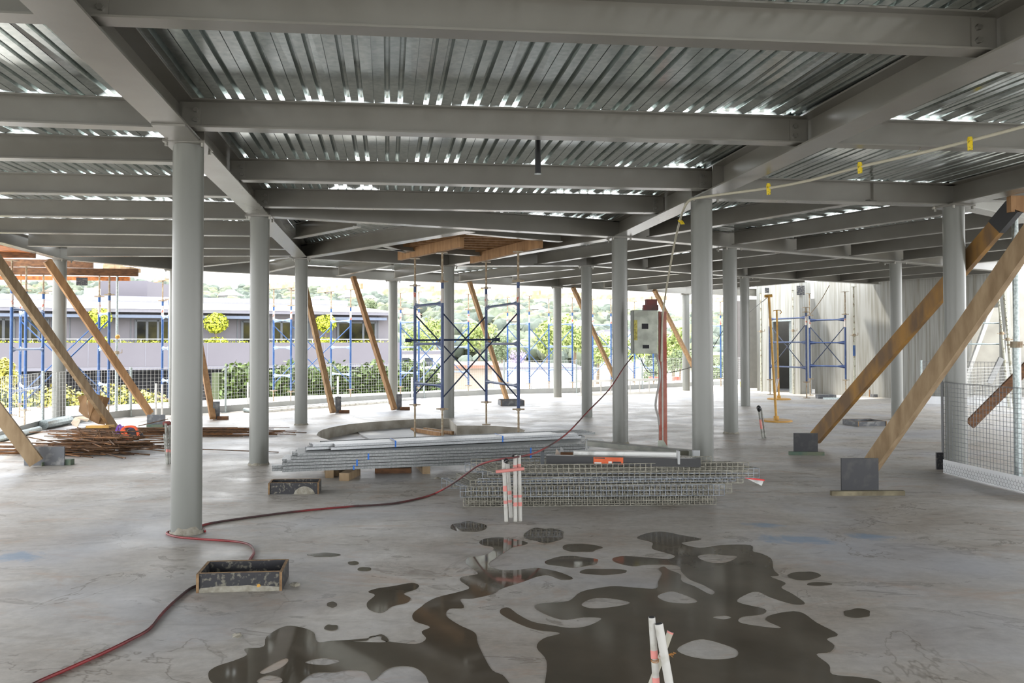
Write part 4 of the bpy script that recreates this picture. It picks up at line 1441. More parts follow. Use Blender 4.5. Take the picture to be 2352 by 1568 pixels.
for x in (118, 160, 300, 440, 545, 615, 720, 768, 868):
    a = fx(x)
    band(a - bd * 0.03, a + bd * 0.03, 0.0, 0.03, 0.3, 3.4, framem, 'panel_joint')
for x in (60, 210, 336, 472, 600, 730, 850):
    a = fx(x)
    band(a - bd * 0.02, a + bd * 0.02, 2.29, 2.31, 0.25, 1.62, fasc, 'parapet_joint')
g = MB()
for i in range(24):
    q = lerp(fx(-120), R0, i / 23) + bn * 2.1
    g.tube([zz(q, 1.62), zz(q, 1.82)], 0.015, 6)
q0, q1 = L0 + bn * 2.1, R0 + bn * 2.1
g.tube([zz(q0, 1.83), zz(q1, 1.83)], 0.022, 6)
g.build('white_rail', [whitep], bt)
for x0, x1, y0, y1, Y, m, lab, nm in ((228, 338, 645, 682, 56, lav, 'large grey plant room on the white roof', 'plant_room'), (193, 214, 661, 676, 54, whitep, 'small white cooling unit on the roof', 'cooling_unit')):
    p, q = pz(x0, y0, Y), pz(x1, y1, Y)
    o = MB().box(p.x, q.x, Y, Y + (4 if x0 == 228 else 1), 4.1, p.z).build(nm, [m], bt)
# low planting strip and topiary trees
rnd = random.Random(5)
g = MB()
a, b = fx(-160) + bn * 1.7, R0 + bn * 1.7
n = 1500
for i in range(n):
    p = lerp(a, b, rnd.random())
    leaves(g, zz(p, 1.64), (0.1, 0.25, 0.12), 1, 0.14, rnd)
o = g.build('planter_hedge', [leafy], loc=zz(a, 1.6))
tag(o, 'low yellow green hedge strip along the terrace parapet', 'hedge', kind='stuff')
for x, yc, rpx, lab in ((229, 729, 27, 'round yellow topiary tree behind the pinkish raking timber'), (496, 742, 28, 'round yellow topiary tree between the hose column and the next column'), (748, 742, 25, 'round yellow topiary tree beside a blue frame leg')):
    p = fx(x) + bn * 1.4
    z = pz(x, yc, p.y).z
    r = rpx / F * p.y
    p = xy(pz(x, yc, p.y))
    t = thing('topiary_tree', zz(p, 1.62), lab, 'tree', 'topiary trees on the terrace')
    MB().tube([zz(p, 1.62), zz(p, z)], 0.06, 8, r2=0.04).build('trunk', [bark], t)
    g = MB()
    leaves(g, zz(p, z), (r, r, r * 0.86), 900, 0.2, rnd, 0.6)
    g.build('crown', [leafy], t)
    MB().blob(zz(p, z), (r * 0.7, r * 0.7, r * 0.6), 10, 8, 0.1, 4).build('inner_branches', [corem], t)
    g = MB()
    leaves(g, zz(p, 1.7), (0.75, 0.5, 0.28), 500, 0.16, rnd, 0.6)
    o = g.build('mound_shrub', [leafy], loc=zz(p, 1.62))
    tag(o, 'low yellow shrub mound under the ' + lab.replace('round yellow ', ''), 'shrub', 'shrub mounds under the topiary', kind='thing')
# green hedge behind the fence
g = MB()
a, b = pz(508, 830, 25.0), pz(1010, 830, 29.0)
for i in range(9000):
    t_ = rnd.random()
    p = lerp(a, b, t_)
    top = 0.78 + 0.14 * math.sin(t_ * 31) + 0.08 * math.sin(t_ * 77)
    z = rnd.uniform(-2.6, top)
    leaves(g, (p.x, p.y + rnd.uniform(0, 0.35) + (0 if z < top - 0.15 else rnd.uniform(0, 0.9)), z), (0.14, 0.1, 0.12), 1, 0.2, rnd)
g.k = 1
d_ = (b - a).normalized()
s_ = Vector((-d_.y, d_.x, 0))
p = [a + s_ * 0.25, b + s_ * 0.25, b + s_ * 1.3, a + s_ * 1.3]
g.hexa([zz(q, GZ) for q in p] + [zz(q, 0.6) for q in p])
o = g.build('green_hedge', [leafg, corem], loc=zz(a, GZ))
tag(o, 'tall clipped green hedge behind the mesh fence below the building', 'hedge', kind='thing')
for i, x in enumerate(range(-140, 400, 68)):
    Y = 22.5 + (x + 140) * 0.006
    yy = 892 + (8 if i % 2 else -6) - (0 if x > 60 else 6)
    p = pz(x, yy, Y)
    g = MB()
    rx = rnd.uniform(0.62, 0.8)
    zb = GZ
    hh = (p.z + 0.1 - 0.0) - (-1.1)
    leaves(g, (p.x, p.y, p.z - hh / 2 + 0.1), (rx, 0.6, hh / 2), 900, 0.15, rnd, 0.55)
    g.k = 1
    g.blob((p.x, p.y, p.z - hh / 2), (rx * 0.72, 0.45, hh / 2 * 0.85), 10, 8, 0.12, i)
    g.tube([(p.x, p.y, GZ), (p.x, p.y, -0.8)], 0.05, 6)
    o = g.build('yellow_shrub', [leafs, corem], loc=(p.x, p.y, GZ))
    tag(o, 'yellow flowering shrub beyond the mesh fence behind the rebar pile', 'shrub', 'row of yellow shrubs beyond the slab edge', kind='thing')
def tree(x, y, rpx, Y, m, lab, grp='pale green trees beyond the slab edge', n=1300, size=0.0, sq=1.0, zb=None):
    p = pz(x, y, Y)
    r = rpx * Y / F
    zb = GZ if zb is None else zb
    if Y > 128:
        zb = hill_z(p.x, Y) - 0.5
    t = thing('leafy_tree', (p.x, p.y, zb), lab, 'tree', grp)
    MB().tube([(p.x, p.y, zb), (p.x + 0.1 * r, p.y, p.z)], 0.09 * r, 8, r2=0.04 * r).build('trunk', [bark], t)
    g = MB()
    rr = random.Random(int(x * 7 + y))
    size = size or r * 0.16
    for k in range(9):
        a = rr.uniform(0, 6.28)
        q = rr.uniform(0.25, 0.62)
        c = p + Vector((math.cos(a) * r * q, math.sin(a) * r * q * 0.7, rr.uniform(-0.5, 0.5) * r * sq))
        leaves(g, c, (r * 0.5, r * 0.5, r * 0.45 * sq), n // 9, size, rr, 0.4)
    g.build('crown', [m], t)
tree(958, 782, 46, 75, leaft, 'pale green tree just beyond the end of the neighbouring building')
tree(1002, 760, 40, 90, leaft, 'light green tree seen through the near tower frame')
tree(1098, 775, 46, 85, leaft, 'light green tree behind the middle of the pit tower', sq=0.9)
tree(1150, 800, 40, 80, leafd, 'darker green tree behind the crossed braces of the pit tower')
tree(1255, 770, 52, 95, leaft, 'large light green tree beside the tree backed column', n=2000)
tree(1318, 765, 50, 100, leaft, 'large light green tree beyond the slim middle columns', n=2000)
tree(1372, 800, 44, 88, leaft, 'light green tree above the lying ladder')
tree(1190, 822, 26, 85, jac, 'pale lilac jacaranda low behind the pit tower')
tree(1455, 800, 40, 85, leaft, 'yellowish green tree under the pale switchboard')
tree(1545, 790, 46, 90, leaft, 'bright green tree behind the raking timber by the switchboard', n=2000)
tree(1560, 830, 36, 84, leafd, 'low dark green tree beyond the column at the slab edge')
tree(1645, 850, 44, 60, leafd, 'dark green shrubby tree between the two big columns')
tree(928, 850, 30, 34, leafd, 'bushy green plant beside the end of the hedge')
tree(10, 850, 46, 25, leafs, 'tall yellow green bush at the picture edge behind the blue frame', n=2200, size=0.14)
tree(1040, 700, 22, 300, leafd, 'single dark tree on the skyline beside the pit tower')
tree(850, 705, 22, 260, leafd, 'hillside tree just above the end of the white roof')
tree(1500, 850, 38, 62, leafd, 'low green tree below the switchboard')
# low white buildings beyond
for (x0, x1, y0, y1, Y, lab, m) in ((905, 1012, 806, 846, 70, 'low white flat roofed building behind the pit tower', roofw), (1392, 1482, 757, 800, 120, 'white flat roofed building above the slim columns', roofw),
                               (1130, 1330, 842, 870, 66, 'long low white roof beyond the slab edge', roofw), (1040, 1130, 838, 862, 60, 'low pale shed with a terracotta tint', housem[1])):
    p, q = pz(x0, y0, Y), pz(x1, y1, Y)
    t = thing('low_building', (p.x, Y, GZ), lab, 'building')
    MB().box(p.x, q.x, Y, Y + 12, GZ, p.z - 0.25).build('wall', [m], t)
    MB().box(p.x - 0.3, q.x + 0.3, Y - 0.4, Y + 12.3, p.z - 0.25, p.z).build('flat_roof', [fasc if m is roofw else roofm[0]], t)
    k = max(2, int((q.x - p.x) / 1.6)) if Y > 68 else 0
    for i in range(min(k, 9)):
        xx = lerp(p.x, q.x, (i + 0.5) / min(k, 9))
        MB().box(xx - 0.35, xx + 0.35, Y - 0.05, Y, p.z - 1.3, p.z - 0.6).build('window', [winm], t)
p, q = pz(1491, 865, 31), pz(1562, 873, 31)
t = thing('road_barrier', (p.x, 31, 0), 'red and white plastic barrier at the slab edge below the switchboard', 'barrier')
for i in range(4):
    x0, x1 = lerp(p.x, q.x, i / 4), lerp(p.x, q.x, (i + 1) / 4)
    MB().box(x0, x1, 31, 31.15, q.z, p.z).build('barrier_board', [redpaint if i % 3 != 2 else whitep], t)
for x in (p.x + 0.1, q.x - 0.1):
    MB().box(x - 0.03, x + 0.03, 31.02, 31.12, 0, p.z).build('barrier_foot', [whitep], t)
# ------------------------------------------------------------------ puddles
def smooth_loop(pts, k=4):
    out = []
    n = len(pts)
    for i in range(n):
        p0, p1, p2, p3 = (Vector(pts[(i + j - 1) % n]) for j in range(4))
        for s in range(k):
            t = s / k
            out.append(0.5 * ((2 * p1) + (p2 - p0) * t + (2 * p0 - 5 * p1 + 4 * p2 - p3) * t * t + (3 * p1 - p0 - 3 * p2 + p3) * t ** 3))
    return out
def crop6(pts):
    return [(800 + x / 1.96, 1160 + y / 1.96) for x, y in pts]
def crop5(pts):
    return [(x / 2.613, 1160 + y / 2.613) for x, y in pts]
def puddle(loops, label, h=0.0016, m=None):
    L3 = []
    for lp in loops:
        s = smooth_loop([Vector((x, y, 0)) for x, y in lp])
        L3.append([at(q.x, q.y, 0) for q in s])
    try:
        v, f = tri_fill(L3, h)
    except Exception:
        return
    g = MB()
    g.add(v, f)
    for k, lp in enumerate(L3):
        n = len(lp)
        for i in range(n):
            a, b = lp[i], lp[(i + 1) % n]
            g.add([(a.x, a.y, 0), (b.x, b.y, 0), (b.x, b.y, h), (a.x, a.y, h)], [(0, 1, 2, 3)])
    c = L3[0][0]
    o = g.build('puddle', [m or wet], loc=(c.x, c.y, 0))
    tag(o, label, 'puddle', 'puddles on the slab', kind='thing')
main = crop6([(1300, 148), (1350, 125), (1420, 120), (1500, 135), (1590, 152), (1540, 163), (1500, 172), (1580, 192), (1680, 180), (1810, 180), (1822, 208), (1860, 218), (1905, 243),
              (1915, 290), (1938, 316), (1900, 322), (1968, 350), (1950, 372), (2000, 400), (2056, 442), (2000, 445), (1900, 415), (1845, 390), (1795, 400), (1752, 436), (1875, 468),
              (1860, 492), (1772, 504), (1762, 528), (1850, 545), (1950, 553), (1878, 516), (1920, 490), (2030, 480), (2110, 530), (2204, 582), (2155, 602), (2188, 632), (2168, 662),
              (2108, 672), (2165, 720), (2180, 762), (2300, 775), (2400, 800), (2440, 900), (2440, 1500), (820, 1500), (860, 900), (885, 800), (892, 700), (848, 640), (880, 600), (955, 576),
              (850, 562), (770, 535), (690, 492), (688, 468), (722, 462), (765, 492), (830, 525), (910, 540), (1000, 553), (1080, 543), (1140, 510), (1060, 505), (960, 515), (860, 478), (842, 450),
              (900, 440), (990, 432), (1045, 392), (1120, 374), (1200, 365), (1300, 372), (1385, 375), (1395, 345), (1412, 308), (1397, 288), (1420, 276), (1442, 290), (1495, 312), (1502, 342),
              (1560, 366), (1630, 402), (1648, 388), (1600, 360), (1540, 335), (1500, 300), (1480, 272), (1350, 268), (1280, 275), (1205, 258), (1190, 240), (1235, 230), (1320, 234), (1440, 242),
              (1470, 228), (1420, 212), (1368, 195), (1368, 168)])
holes = [crop6([(1050, 447), (1100, 421), (1180, 420), (1270, 440), (1180, 460), (1090, 464)]), crop6([(1480, 652), (1530, 618), (1600, 604), (1700, 630), (1752, 655), (1740, 686), (1640, 695), (1540, 682)]),
         crop6([(1572, 232), (1620, 220), (1700, 226), (1752, 232), (1700, 258), (1620, 256)]), crop6([(1640, 505), (1690, 497), (1725, 506), (1690, 514)]),
         crop6([(1392, 412), (1430, 392), (1480, 392), (1570, 430), (1530, 443), (1440, 436)])]
puddle([main] + holes, 'largest dark puddle, ragged with dry islands, near the front conduits')
left = crop6([(590, 165), (625, 149), (700, 146), (800, 165), (795, 178), (740, 190), (700, 215), (660, 240), (632, 268), (680, 290), (760, 292), (840, 282), (900, 290), (960, 305), (1012, 330), (960, 336), (900, 316),
              (850, 322), (780, 347), (690, 376), (650, 400), (560, 420), (505, 424), (520, 462), (455, 467), (442, 500), (500, 540), (570, 575), (582, 620), (615, 690), (650, 745), (705, 775), (720, 860), (400, 880), (362, 800), (345, 765), (300, 732),
              (230, 725), (170, 742), (110, 790), (90, 765), (70, 748), (0, 742), (-60, 752)]) + \
       crop5([(1880, 1010), (1800, 1066), (1750, 1120), (1500, 1120), (1290, 1075), (1250, 1010), (1300, 968), (1400, 935), (1480, 900), (1470, 862), (1580, 850), (1600, 790), (1700, 730), (1790, 730), (1880, 762), (1905, 820), (1990, 815), (2200, 800), (2290, 775), (2320, 822)]) + \
       crop6([(0, 612), (80, 610), (100, 590), (148, 590), (160, 610), (300, 625), (350, 602), (330, 570), (368, 548), (300, 522), (290, 490), (330, 456), (350, 440), (400, 415), (500, 390), (545, 372), (505, 340), (515, 322), (582, 310), (560, 285), (530, 262), (540, 236), (600, 228), (642, 212), (652, 190), (605, 180)])
lh = [crop5([(1560, 1000), (1640, 950), (1715, 918), (1728, 940), (1680, 980), (1590, 1012)]), crop5([(1830, 945), (1930, 918), (2040, 935), (1950, 960)]), crop5([(1540, 1058), (1600, 1022), (1680, 1034), (1690, 1064), (1600, 1080)])]
puddle([left] + lh, 'long winding puddle reaching from the bottom edge up to the white conduits', m=wet2)
puddle([crop6([(90, 390), (130, 375), (200, 365), (285, 350), (318, 362), (300, 380), (250, 398), (280, 418), (262, 440), (200, 455), (150, 484), (95, 470), (84, 440), (120, 405)])], 'small bluish puddle beside the winding one', m=wet2)
def oval(cx, cy, rx, ry, label, seed, n=12):
    r = random.Random(seed)
    puddle([crop6([(cx + math.cos(2 * math.pi * k / n) * rx * r.uniform(0.86, 1.1), cy + math.sin(2 * math.pi * k / n) * ry * r.uniform(0.82, 1.12)) for k in range(n)])], label, m=wet2 if seed in (1, 3, 5, 7, 8, 9) else wet)
oval(883, 135, 90, 35, 'round dark puddle right in front of the white conduits', 1)
oval(1050, 192, 88, 20, 'oval puddle behind the middle of the puddle field', 2)
oval(1012, 255, 120, 25, 'oval puddle with a pale reflection beside the winding one', 3)
oval(1146, 300, 115, 14, 'narrow stretched puddle in the middle of the puddle field', 4)
oval(540, 97, 82, 23, 'bluish puddle just before the foot of the white conduits', 5)
oval(2052, 318, 72, 20, 'small dark puddle out beyond the ragged side of the big one', 6)
oval(22, 261, 27, 9, 'tiny round bright puddle, upper of a pair', 7, 10)
oval(73, 288, 33, 10, 'tiny round bright puddle, lower of a pair', 8, 10)
oval(-108, 224, 76, 9, 'thin bluish puddle behind the plywood boxed hole', 9)
oval(-74, 447, 24, 13, 'little damp drop mark beside the crack', 10, 9)
oval(-78, 551, 32, 14, 'second damp drop mark nearer the long puddle', 11, 9)
oval(2120, 355, 60, 8, 'thin streaky puddle below the small dark one', 12)
oval(2290, 488, 62, 22, 'brownish puddle at the outer edge of the field', 13)

# ------------------------------------------------------------------ plywood box-outs
def boxout(fl, frr, h, depth, label, m=ply, shift=0.05, th=0.018, dirx=None):
    a, b = xy(at(*fl)), xy(at(*frr))
    d = (b - a).normalized()
    s = (Vector((-0.143, 1, 0)) if dirx is None else Vector(dirx)).normalized()
    c, e_ = b + s * depth, a + s * depth
    t = thing('boxed_hole', (a.x, a.y, 0), label, 'plywood box', 'plywood boxes over slab openings')
    def side(p, q, inw, o0=0.0, o1=0.0, hh=h):
        g = MB()
        dd = (q - p).normalized()
        p, q = p - dd * o0, q + dd * o1
        P = [p, q, q + inw * th, p + inw * th]
        g.hexa([zz(x, 0) for x in P] + [zz(x, hh - 0.002) for x in P])
        g.k = 1
        g.hexa([zz(x, hh - 0.002) for x in P] + [zz(x, hh) for x in P])
        return g.build('side_board', [m, plyedge], t)
    side(a, b, s)
    side(e_, c, -s)
    side(a - d * th, e_ - d * th, d, 0.01, 0.0, h * 0.97)
    side(b, c, d, 0.012, 0.0, h * 0.99)
    for p in (a - d * th * 0.5, b + d * th * 0.5):
        MB().bar(zz(p - s * 0.012, 0.0), zz(p - s * 0.012, h * 0.98), 0.016, 0.002, up=s).build('board_edge', [plyedge], t)
    return t, a, b, s
t, a, b, s = boxout((458, 1360), (642, 1355), 0.115, 0.29, 'plywood box with a yellow dot over a slab opening, the red hose beside it')
d = (b - a).normalized()
q = lerp(a, b, 0.74) - s * 0.003
MB().tube([zz(q, 0.032), zz(q - s * 0.004, 0.032)], 0.011, 14).build('yellow_dot', [yellow], t)
g = MB()
rnd = random.Random(2)
n = 20
base = [lerp(a, b, i / n) - s * rnd.uniform(0.012, 0.02) for i in range(n + 1)]
top = [(lerp(a, b, i / n) - s * 0.003, 0.022 + 0.016 * max(0, math.sin(i / n * 3.0 + 0.2)) * rnd.uniform(0.7, 1.1)) for i in range(n + 1)]
g.add([zz(p, 0.001) for p in base] + [zz(p, z) for p, z in top], [(i, i + 1, n + 2 + i, n + 1 + i) for i in range(n)])
g.build('mortar_fillet', [mortar], t, smooth=True)
t, a, b, s = boxout((620, 1135), (729, 1134), 0.115, 0.24, 'plywood box splashed with mortar in front of the stud stack')
g = MB()
pts = []
n = 14
for i in range(n + 1):
    f_ = i / n
    q = lerp(a, b, 0.5 + 0.45 * f_) - s * 0.004
    pts.append((q, 0.075 * math.sin(math.pi * f_) ** 0.6 + 0.003))
g.add([zz(q - s * 0.012, 0.001) for q, z in pts] + [zz(q, z) for q, z in pts], [(i, i + 1, n + 2 + i, n + 1 + i) for i in range(n)])
g.build('mortar_fillet', [mortar], t, smooth=True)
boxout((1972, 979), (2034, 978), 0.09, 0.5, 'small plywood box far out between the raking timber feet', plygrey)
boxout((1152, 932), (1203, 931), 0.13, 0.6, 'grey plywood box at the foot of the pale timber behind the pit tower', plygrey)

# ------------------------------------------------------------------ galvanised studs
A0 = xy(at(652, 1084, 0.09))
A1 = xy(at(1345, 1056, 0.09))
sd_ = (A1 - A0).normalized()
sn = Vector((-sd_.y, sd_.x, 0))
studm = [mat('galvanised_stud', rgb(148, 150, 150), 0.42, 0.75, rgb(122, 125, 125), scale=60, amount=1),
         mat('bright_galvanised_stud', rgb(178, 180, 182), 0.38, 0.7, rgb(160, 163, 165), scale=60, amount=1)]
def stud(p, d, s, L, z, w=0.09, h=0.0285, up=True, m=0, label='galvanised steel stud in the banded stack', grp='galvanised studs in the stack'):
    """C section lying flat, web down (up=True) or web up"""
    g = MB()
    t_ = 0.002
    sg = 1
    prof = [(0, 0), (w, 0), (w, h), (w - 0.008, h), (w - 0.008, h - t_), (w - t_, h - t_), (w - t_, t_), (t_, t_), (t_, h - t_), (0.008, h - t_), (0.008, h), (0, h)]
    if not up:
        prof = [(x, h - y) for x, y in prof][::-1]
    o = len(g.v)
    for c in (p, p + d * L):
        for x, y in prof:
            g.v.append(zz(c + s * x, z + y))
    n = len(prof)
    for k in range(n):
        g.face((o + k, o + (k + 1) % n, o + n + (k + 1) % n, o + n + k))
    ob = g.build('metal_stud', [studm[m]], loc=zz(p, z))
    tag(ob, label, 'metal stud', grp, kind='thing')
rnd = random.Random(21)
L = (A1 - A0).length
for r in range(6):
    for c in range(5):
        off = rnd.uniform(-0.03, 0.05)
        if r in (0, 1) and c == 1:
            off = -0.13
        if r in (4, 5):
            off += 0.1
        z = 0.09 + r * 0.0345
        stud(A0 + sn * (c * 0.094 + rnd.uniform(0, 0.002)) + sd_ * off, sd_, sn, L - 0.05 + rnd.uniform(-0.06, 0.06), z, up=(r % 2 == 0))
T0 = xy(at(703, 1034, 0.31))
T1 = xy(at(1290, 1006, 0.31))
td = (T1 - T0).normalized()
tn = Vector((-td.y, td.x, 0))
for r in range(2):
    for c in range(3):
        stud(T0 + tn * (c * 0.094) + td * (0.22 * (c == 0) + rnd.uniform(-0.06, 0.06) + 0.1 * r), td, tn, (T1 - T0).length - 0.1 * r, 0.30 + r * 0.0345, up=(r % 2 == 0), m=1, label='brighter galvanised stud lying on top of the banded stack', grp='bright studs on top of the stack')
for c in range(4):
    stud(T0 + tn * 0.34 + tn * (c * 0.094) + td * 0.25, td, tn, 3.55, 0.09 + 0.207, up=True, label='longer galvanised stud along the rear of the stack', grp='rear studs of the stack')
    stud(T0 + tn * 0.34 + tn * (c * 0.094) + td * 0.25, td, tn, 3.4, 0.09 + 0.16, up=False, label='longer galvanised stud along the rear of the stack', grp='rear studs of the stack')
def strap(x, y0, y1, k):
    f_ = (x - 652) / (1345 - 652)
    if y1 < 1030:
        base, dd, nn, z0, z1, w = T0, td, tn, 0.298, 0.372, 0.29
        f_ = (x - 703) / (1290 - 703)
        c = lerp(T0, T1, f_)
    else:
        c = lerp(A0, A1, f_)
        dd, nn, w = sd_, sn, 0.48
        dist = c.y
        z1 = EYE - (y0 - 788) / F * dist
        z0 = EYE - (y1 - 788) / F * dist
    g = MB()
    q = c - nn * 0.003
    hw = 0.009
    g.add([zz(q - dd * hw, z0), zz(q + dd * hw, z0), zz(q + dd * hw, z1), zz(q - dd * hw, z1), zz(q + nn * w - dd * hw, z1 + 0.001), zz(q + nn * w + dd * hw, z1 + 0.001)], [(0, 1, 2, 3), (3, 2, 5, 4)])
    o = g.build('blue_strap', [strapblue], loc=zz(q, z0))
    tag(o, 'blue strap banding the galvanised studs, ' + k, 'strap', 'blue straps round the studs', kind='thing')
for x, y0, y1, k in ((893, 1017, 1029, 'upper row near the pit'), (833, 1038, 1052, 'highest of the three stepped ones'), (808, 1052, 1066, 'middle of the three stepped ones'), (801, 1065, 1079, 'lowest of the three stepped ones'),
                     (1142, 1006, 1020, 'far end upper row'), (1209, 1025, 1050, 'beside the red hose')):
    strap(x, y0, y1, k)
for (x, y, ln, w, h, lab, m) in ((790, 1104, 0.42, 0.11, 0.085, 'square timber bearer poking out under the stud stack', timber2), (768, 1092, 0.3, 0.1, 0.06, 'smaller timber offcut beside the poking bearer', timber2)):
    p = xy(at(x, y))
    o = MB().bar(zz(p, h / 2), zz(p + Vector((0.12, 1, 0)).normalized() * ln, h / 2), w, h, up=(0, 0, 1)).build('timber_bearer', [m], loc=zz(p, 0))
    tag(o, lab, 'timber', kind='thing')
p, q = xy(at(862, 1086)), xy(at(945, 1085))
o = MB().bar(zz(p, 0.03), zz(q, 0.03), 0.09, 0.06, up=(0, 0, 1)).build('timber_bearer', [brownwood], loc=p)
tag(o, 'dark brown timber lying along under the middle of the stud stack', 'timber', kind='thing')
for f_ in (0.14, 0.45, 0.78):
    p = lerp(A0, A1, f_) + sn * 0.03
    o = MB().bar(zz(p, 0.044), zz(p + sn * 0.9, 0.044), 0.09, 0.088, up=(0, 0, 1)).build('timber_bearer', [timber2], loc=p)
    tag(o, 'timber bearer hidden crosswise under the stud stack', 'timber', 'bearers under the stud stack', kind='thing')

# ------------------------------------------------------------------ bent wire cages
cagem = mat('cage_wire', rgb(150, 147, 134), 0.45, 0.3, rgb(104, 101, 90), scale=30, amount=1)
cagem2 = mat('cage_wire_bluish', rgb(146, 151, 156), 0.4, 0.4, rgb(98, 102, 108), scale=30, amount=1)
def cage(p0, p1, z, dep, hgt, label, m, flip=False, sp_=0.05, slant=0.0):
    p0, p1 = xy(p0), xy(p1)
    d = (p1 - p0)
    L = d.length
    d /= L
    n_ = Vector((-d.y, d.x, 0))
    g = MB()
    r = 0.0034
    k = int(L / sp_)
    # each cross wire: front upstand, floor, rear upstand
    def prof():
        if flip:
            return [(0, hgt), (0, 0), (0.03, hgt * 0.0), (0.0, 0.0)]
        return None
    for i in range(k + 1):
        c = p0 + d * (i * sp_)
        if not flip:
            P = [zz(c, z), zz(c, z + hgt), zz(c + n_ * dep + d * slant, z + hgt), zz(c + n_ * dep + d * slant, z)]
        else:
            P = [zz(c, z + hgt), zz(c, z), zz(c + n_ * dep + d * slant, z), zz(c + n_ * dep + d * slant, z + hgt)]
        for u, w in zip(P[:-1], P[1:]):
            g.bar(u, w, r * 1.8, r * 1.8)
    rows = []
    nz = 2
    for j in range(nz + 1):
        rows.append((0, z + hgt * j / nz))
        rows.append((dep, z + hgt * j / nz))
    m_ = int(dep / sp_)
    for j in range(1, m_):
        rows.append((dep * j / m_, z if flip else z + hgt))
    for o_, h in rows:
        a = p0 + n_ * o_ + d * (slant * o_ / dep)
        g.bar(zz(a, h), zz(a + d * (k * sp_), h), r * 1.8, r * 1.8)
    o = g.build('wire_cage', [m], loc=zz(p0, z))
    tag(o, label, 'wire cage', 'bent wire cages in the pile', kind='thing')
    return o
P = lambda x, y, z=0.0: xy(at(x, y, z))
z = 0.004
b0, b1 = P(1064, 1164), P(1652, 1159)
cage(b0, b1, 0.004, 0.42, 0.085, 'lowest bent wire cage of the pile', cagem)
cage(P(1057, 1142, 0.09), P(1672, 1138, 0.09), 0.094, 0.46, 0.1, 'second bent wire cage up, its bent end showing', cagem2, slant=-0.2)
cage(P(1080, 1128, 0.16), P(1715, 1118, 0.16), 0.2, 0.4, 0.06, 'third bent wire cage up, of greenish wire', cagem, slant=-0.12)
tagcage = cage(P(1108, 1105, 0.24), P(1745, 1103, 0.24), 0.265, 0.42, 0.085, 'fourth bent wire cage up, with the tag at its end', cagem2, slant=-0.18)
cage(P(1140, 1086, 0.35), P(1728, 1079, 0.35), 0.35, 0.40, 0.07, 'topmost bent wire cage under the black beam', cagem, flip=True, slant=-0.22)
cage(P(1070, 1158, 0.02), P(1640, 1154, 0.02), 0.018, 0.40, 0.08, 'nested bent wire cage inside the lowest one', cagem, sp_=0.05, flip=True)
cage(P(1075, 1137, 0.11), P(1690, 1132, 0.11), 0.112, 0.44, 0.085, 'nested bent wire cage inside the second one up', cagem, sp_=0.05, slant=-0.2)
cage(P(1098, 1122, 0.18), P(1700, 1114, 0.18), 0.222, 0.38, 0.05, 'nested bent wire cage inside the third one up', cagem2, sp_=0.05, flip=True)
cage(P(1120, 1101, 0.26), P(1735, 1098, 0.26), 0.285, 0.40, 0.07, 'nested bent wire cage inside the fourth one up', cagem, sp_=0.05, slant=-0.1)
o = MB()
q = pz(1712, 1097, 7.75)
g = MB()
g.add([q, q + Vector((0.13, 0, -0.015)), q + Vector((0.17, -0.01, -0.03)), q + Vector((0.155, 0.0, -0.075)), q + Vector((0.1, 0.005, -0.05)),
       q + Vector((0.004, 0.006, 0)), q + Vector((0.13, 0.006, -0.011)), q + Vector((0.17, 0.006, -0.026)), q + Vector((0.155, 0.006, -0.071)), q + Vector((0.1, 0.01, -0.046))], [(0, 1, 2, 3, 4), (9, 8, 7, 6, 5)])
g.k = 1
g.bar(q, q + Vector((0.18, -0.005, -0.022)), 0.014, 0.014)
g = g.build('warning_tag', [whitep, mat('red_tag', rgb(226, 60, 60), 0.5)], tagcage)
g['label'] = 'white and red plastic tag'

# beams and offcuts lying on the pile
def lying(x0, y0, x1, y1, dep, w, h, m, name, label, dep1=None, grp=None):
    a, b = pz(x0, y0, dep), pz(x1, y1, dep1 or dep)
    o = MB().bar(a, b, w, h, up=(0, 0, 1)).build(name, m if isinstance(m, list) else [m], loc=a)
    tag(o, label, 'steel offcut', grp, kind='thing')
    return a, b, o
a, b, o = lying(1255, 1054, 1608, 1062, 7.45, 0.075, 0.075, mat('black_steel', rgb(22, 22, 24), 0.35), 'black_beam', 'black painted steel beam with an orange label on the wire cages', 7.35)
d = (b - a).normalized()
lab = mat('orange_label', rgb(226, 104, 48), 0.5, 0, rgb(200, 84, 40), scale=8, amount=1)
n_ = Vector((d.y, -d.x, 0)).normalized()
def on_beam(x):
    return lerp(a, b, (x - 1255) / (1608 - 1255)) + n_ * 0.0395
p, q = on_beam(1364), on_beam(1432)
g = MB().bar(p + Vector((0, 0, 0.004)), q + Vector((0, 0, 0.004)), 0.003, 0.062, up=(0, 0, 1))
lo = g.build('orange_label', [lab], o.parent or None, loc=p)
lo.parent = o
lo.location = p - o.location
for x0, x1, dz_, hh, m in ((1366, 1382, -0.018, 0.012, whitep), (1366, 1390, 0.026, 0.008, blackp), (1398, 1406, -0.012, 0.02, whitep), (1408, 1427, -0.014, 0.022, blackp)):
    p2, q2 = on_beam(x0) + n_ * 0.003, on_beam(x1) + n_ * 0.003
    g = MB().bar(p2 + Vector((0, 0, dz_)), q2 + Vector((0, 0, dz_)), 0.002, hh, up=(0, 0, 1)).build('label_print', [m], loc=p2)
    g.parent = lo
    g.location = p2 - (o.location + lo.location)
lying(1318, 1043, 1560, 1046, 7.6, 0.075, 0.062, mat('white_painted_steel', rgb(232, 232, 228), 0.4, 0, rgb(190, 190, 184), scale=9, amount=1, lo=0.55, hi=0.7), 'white_beam', 'white painted steel beam lying just behind the black one')
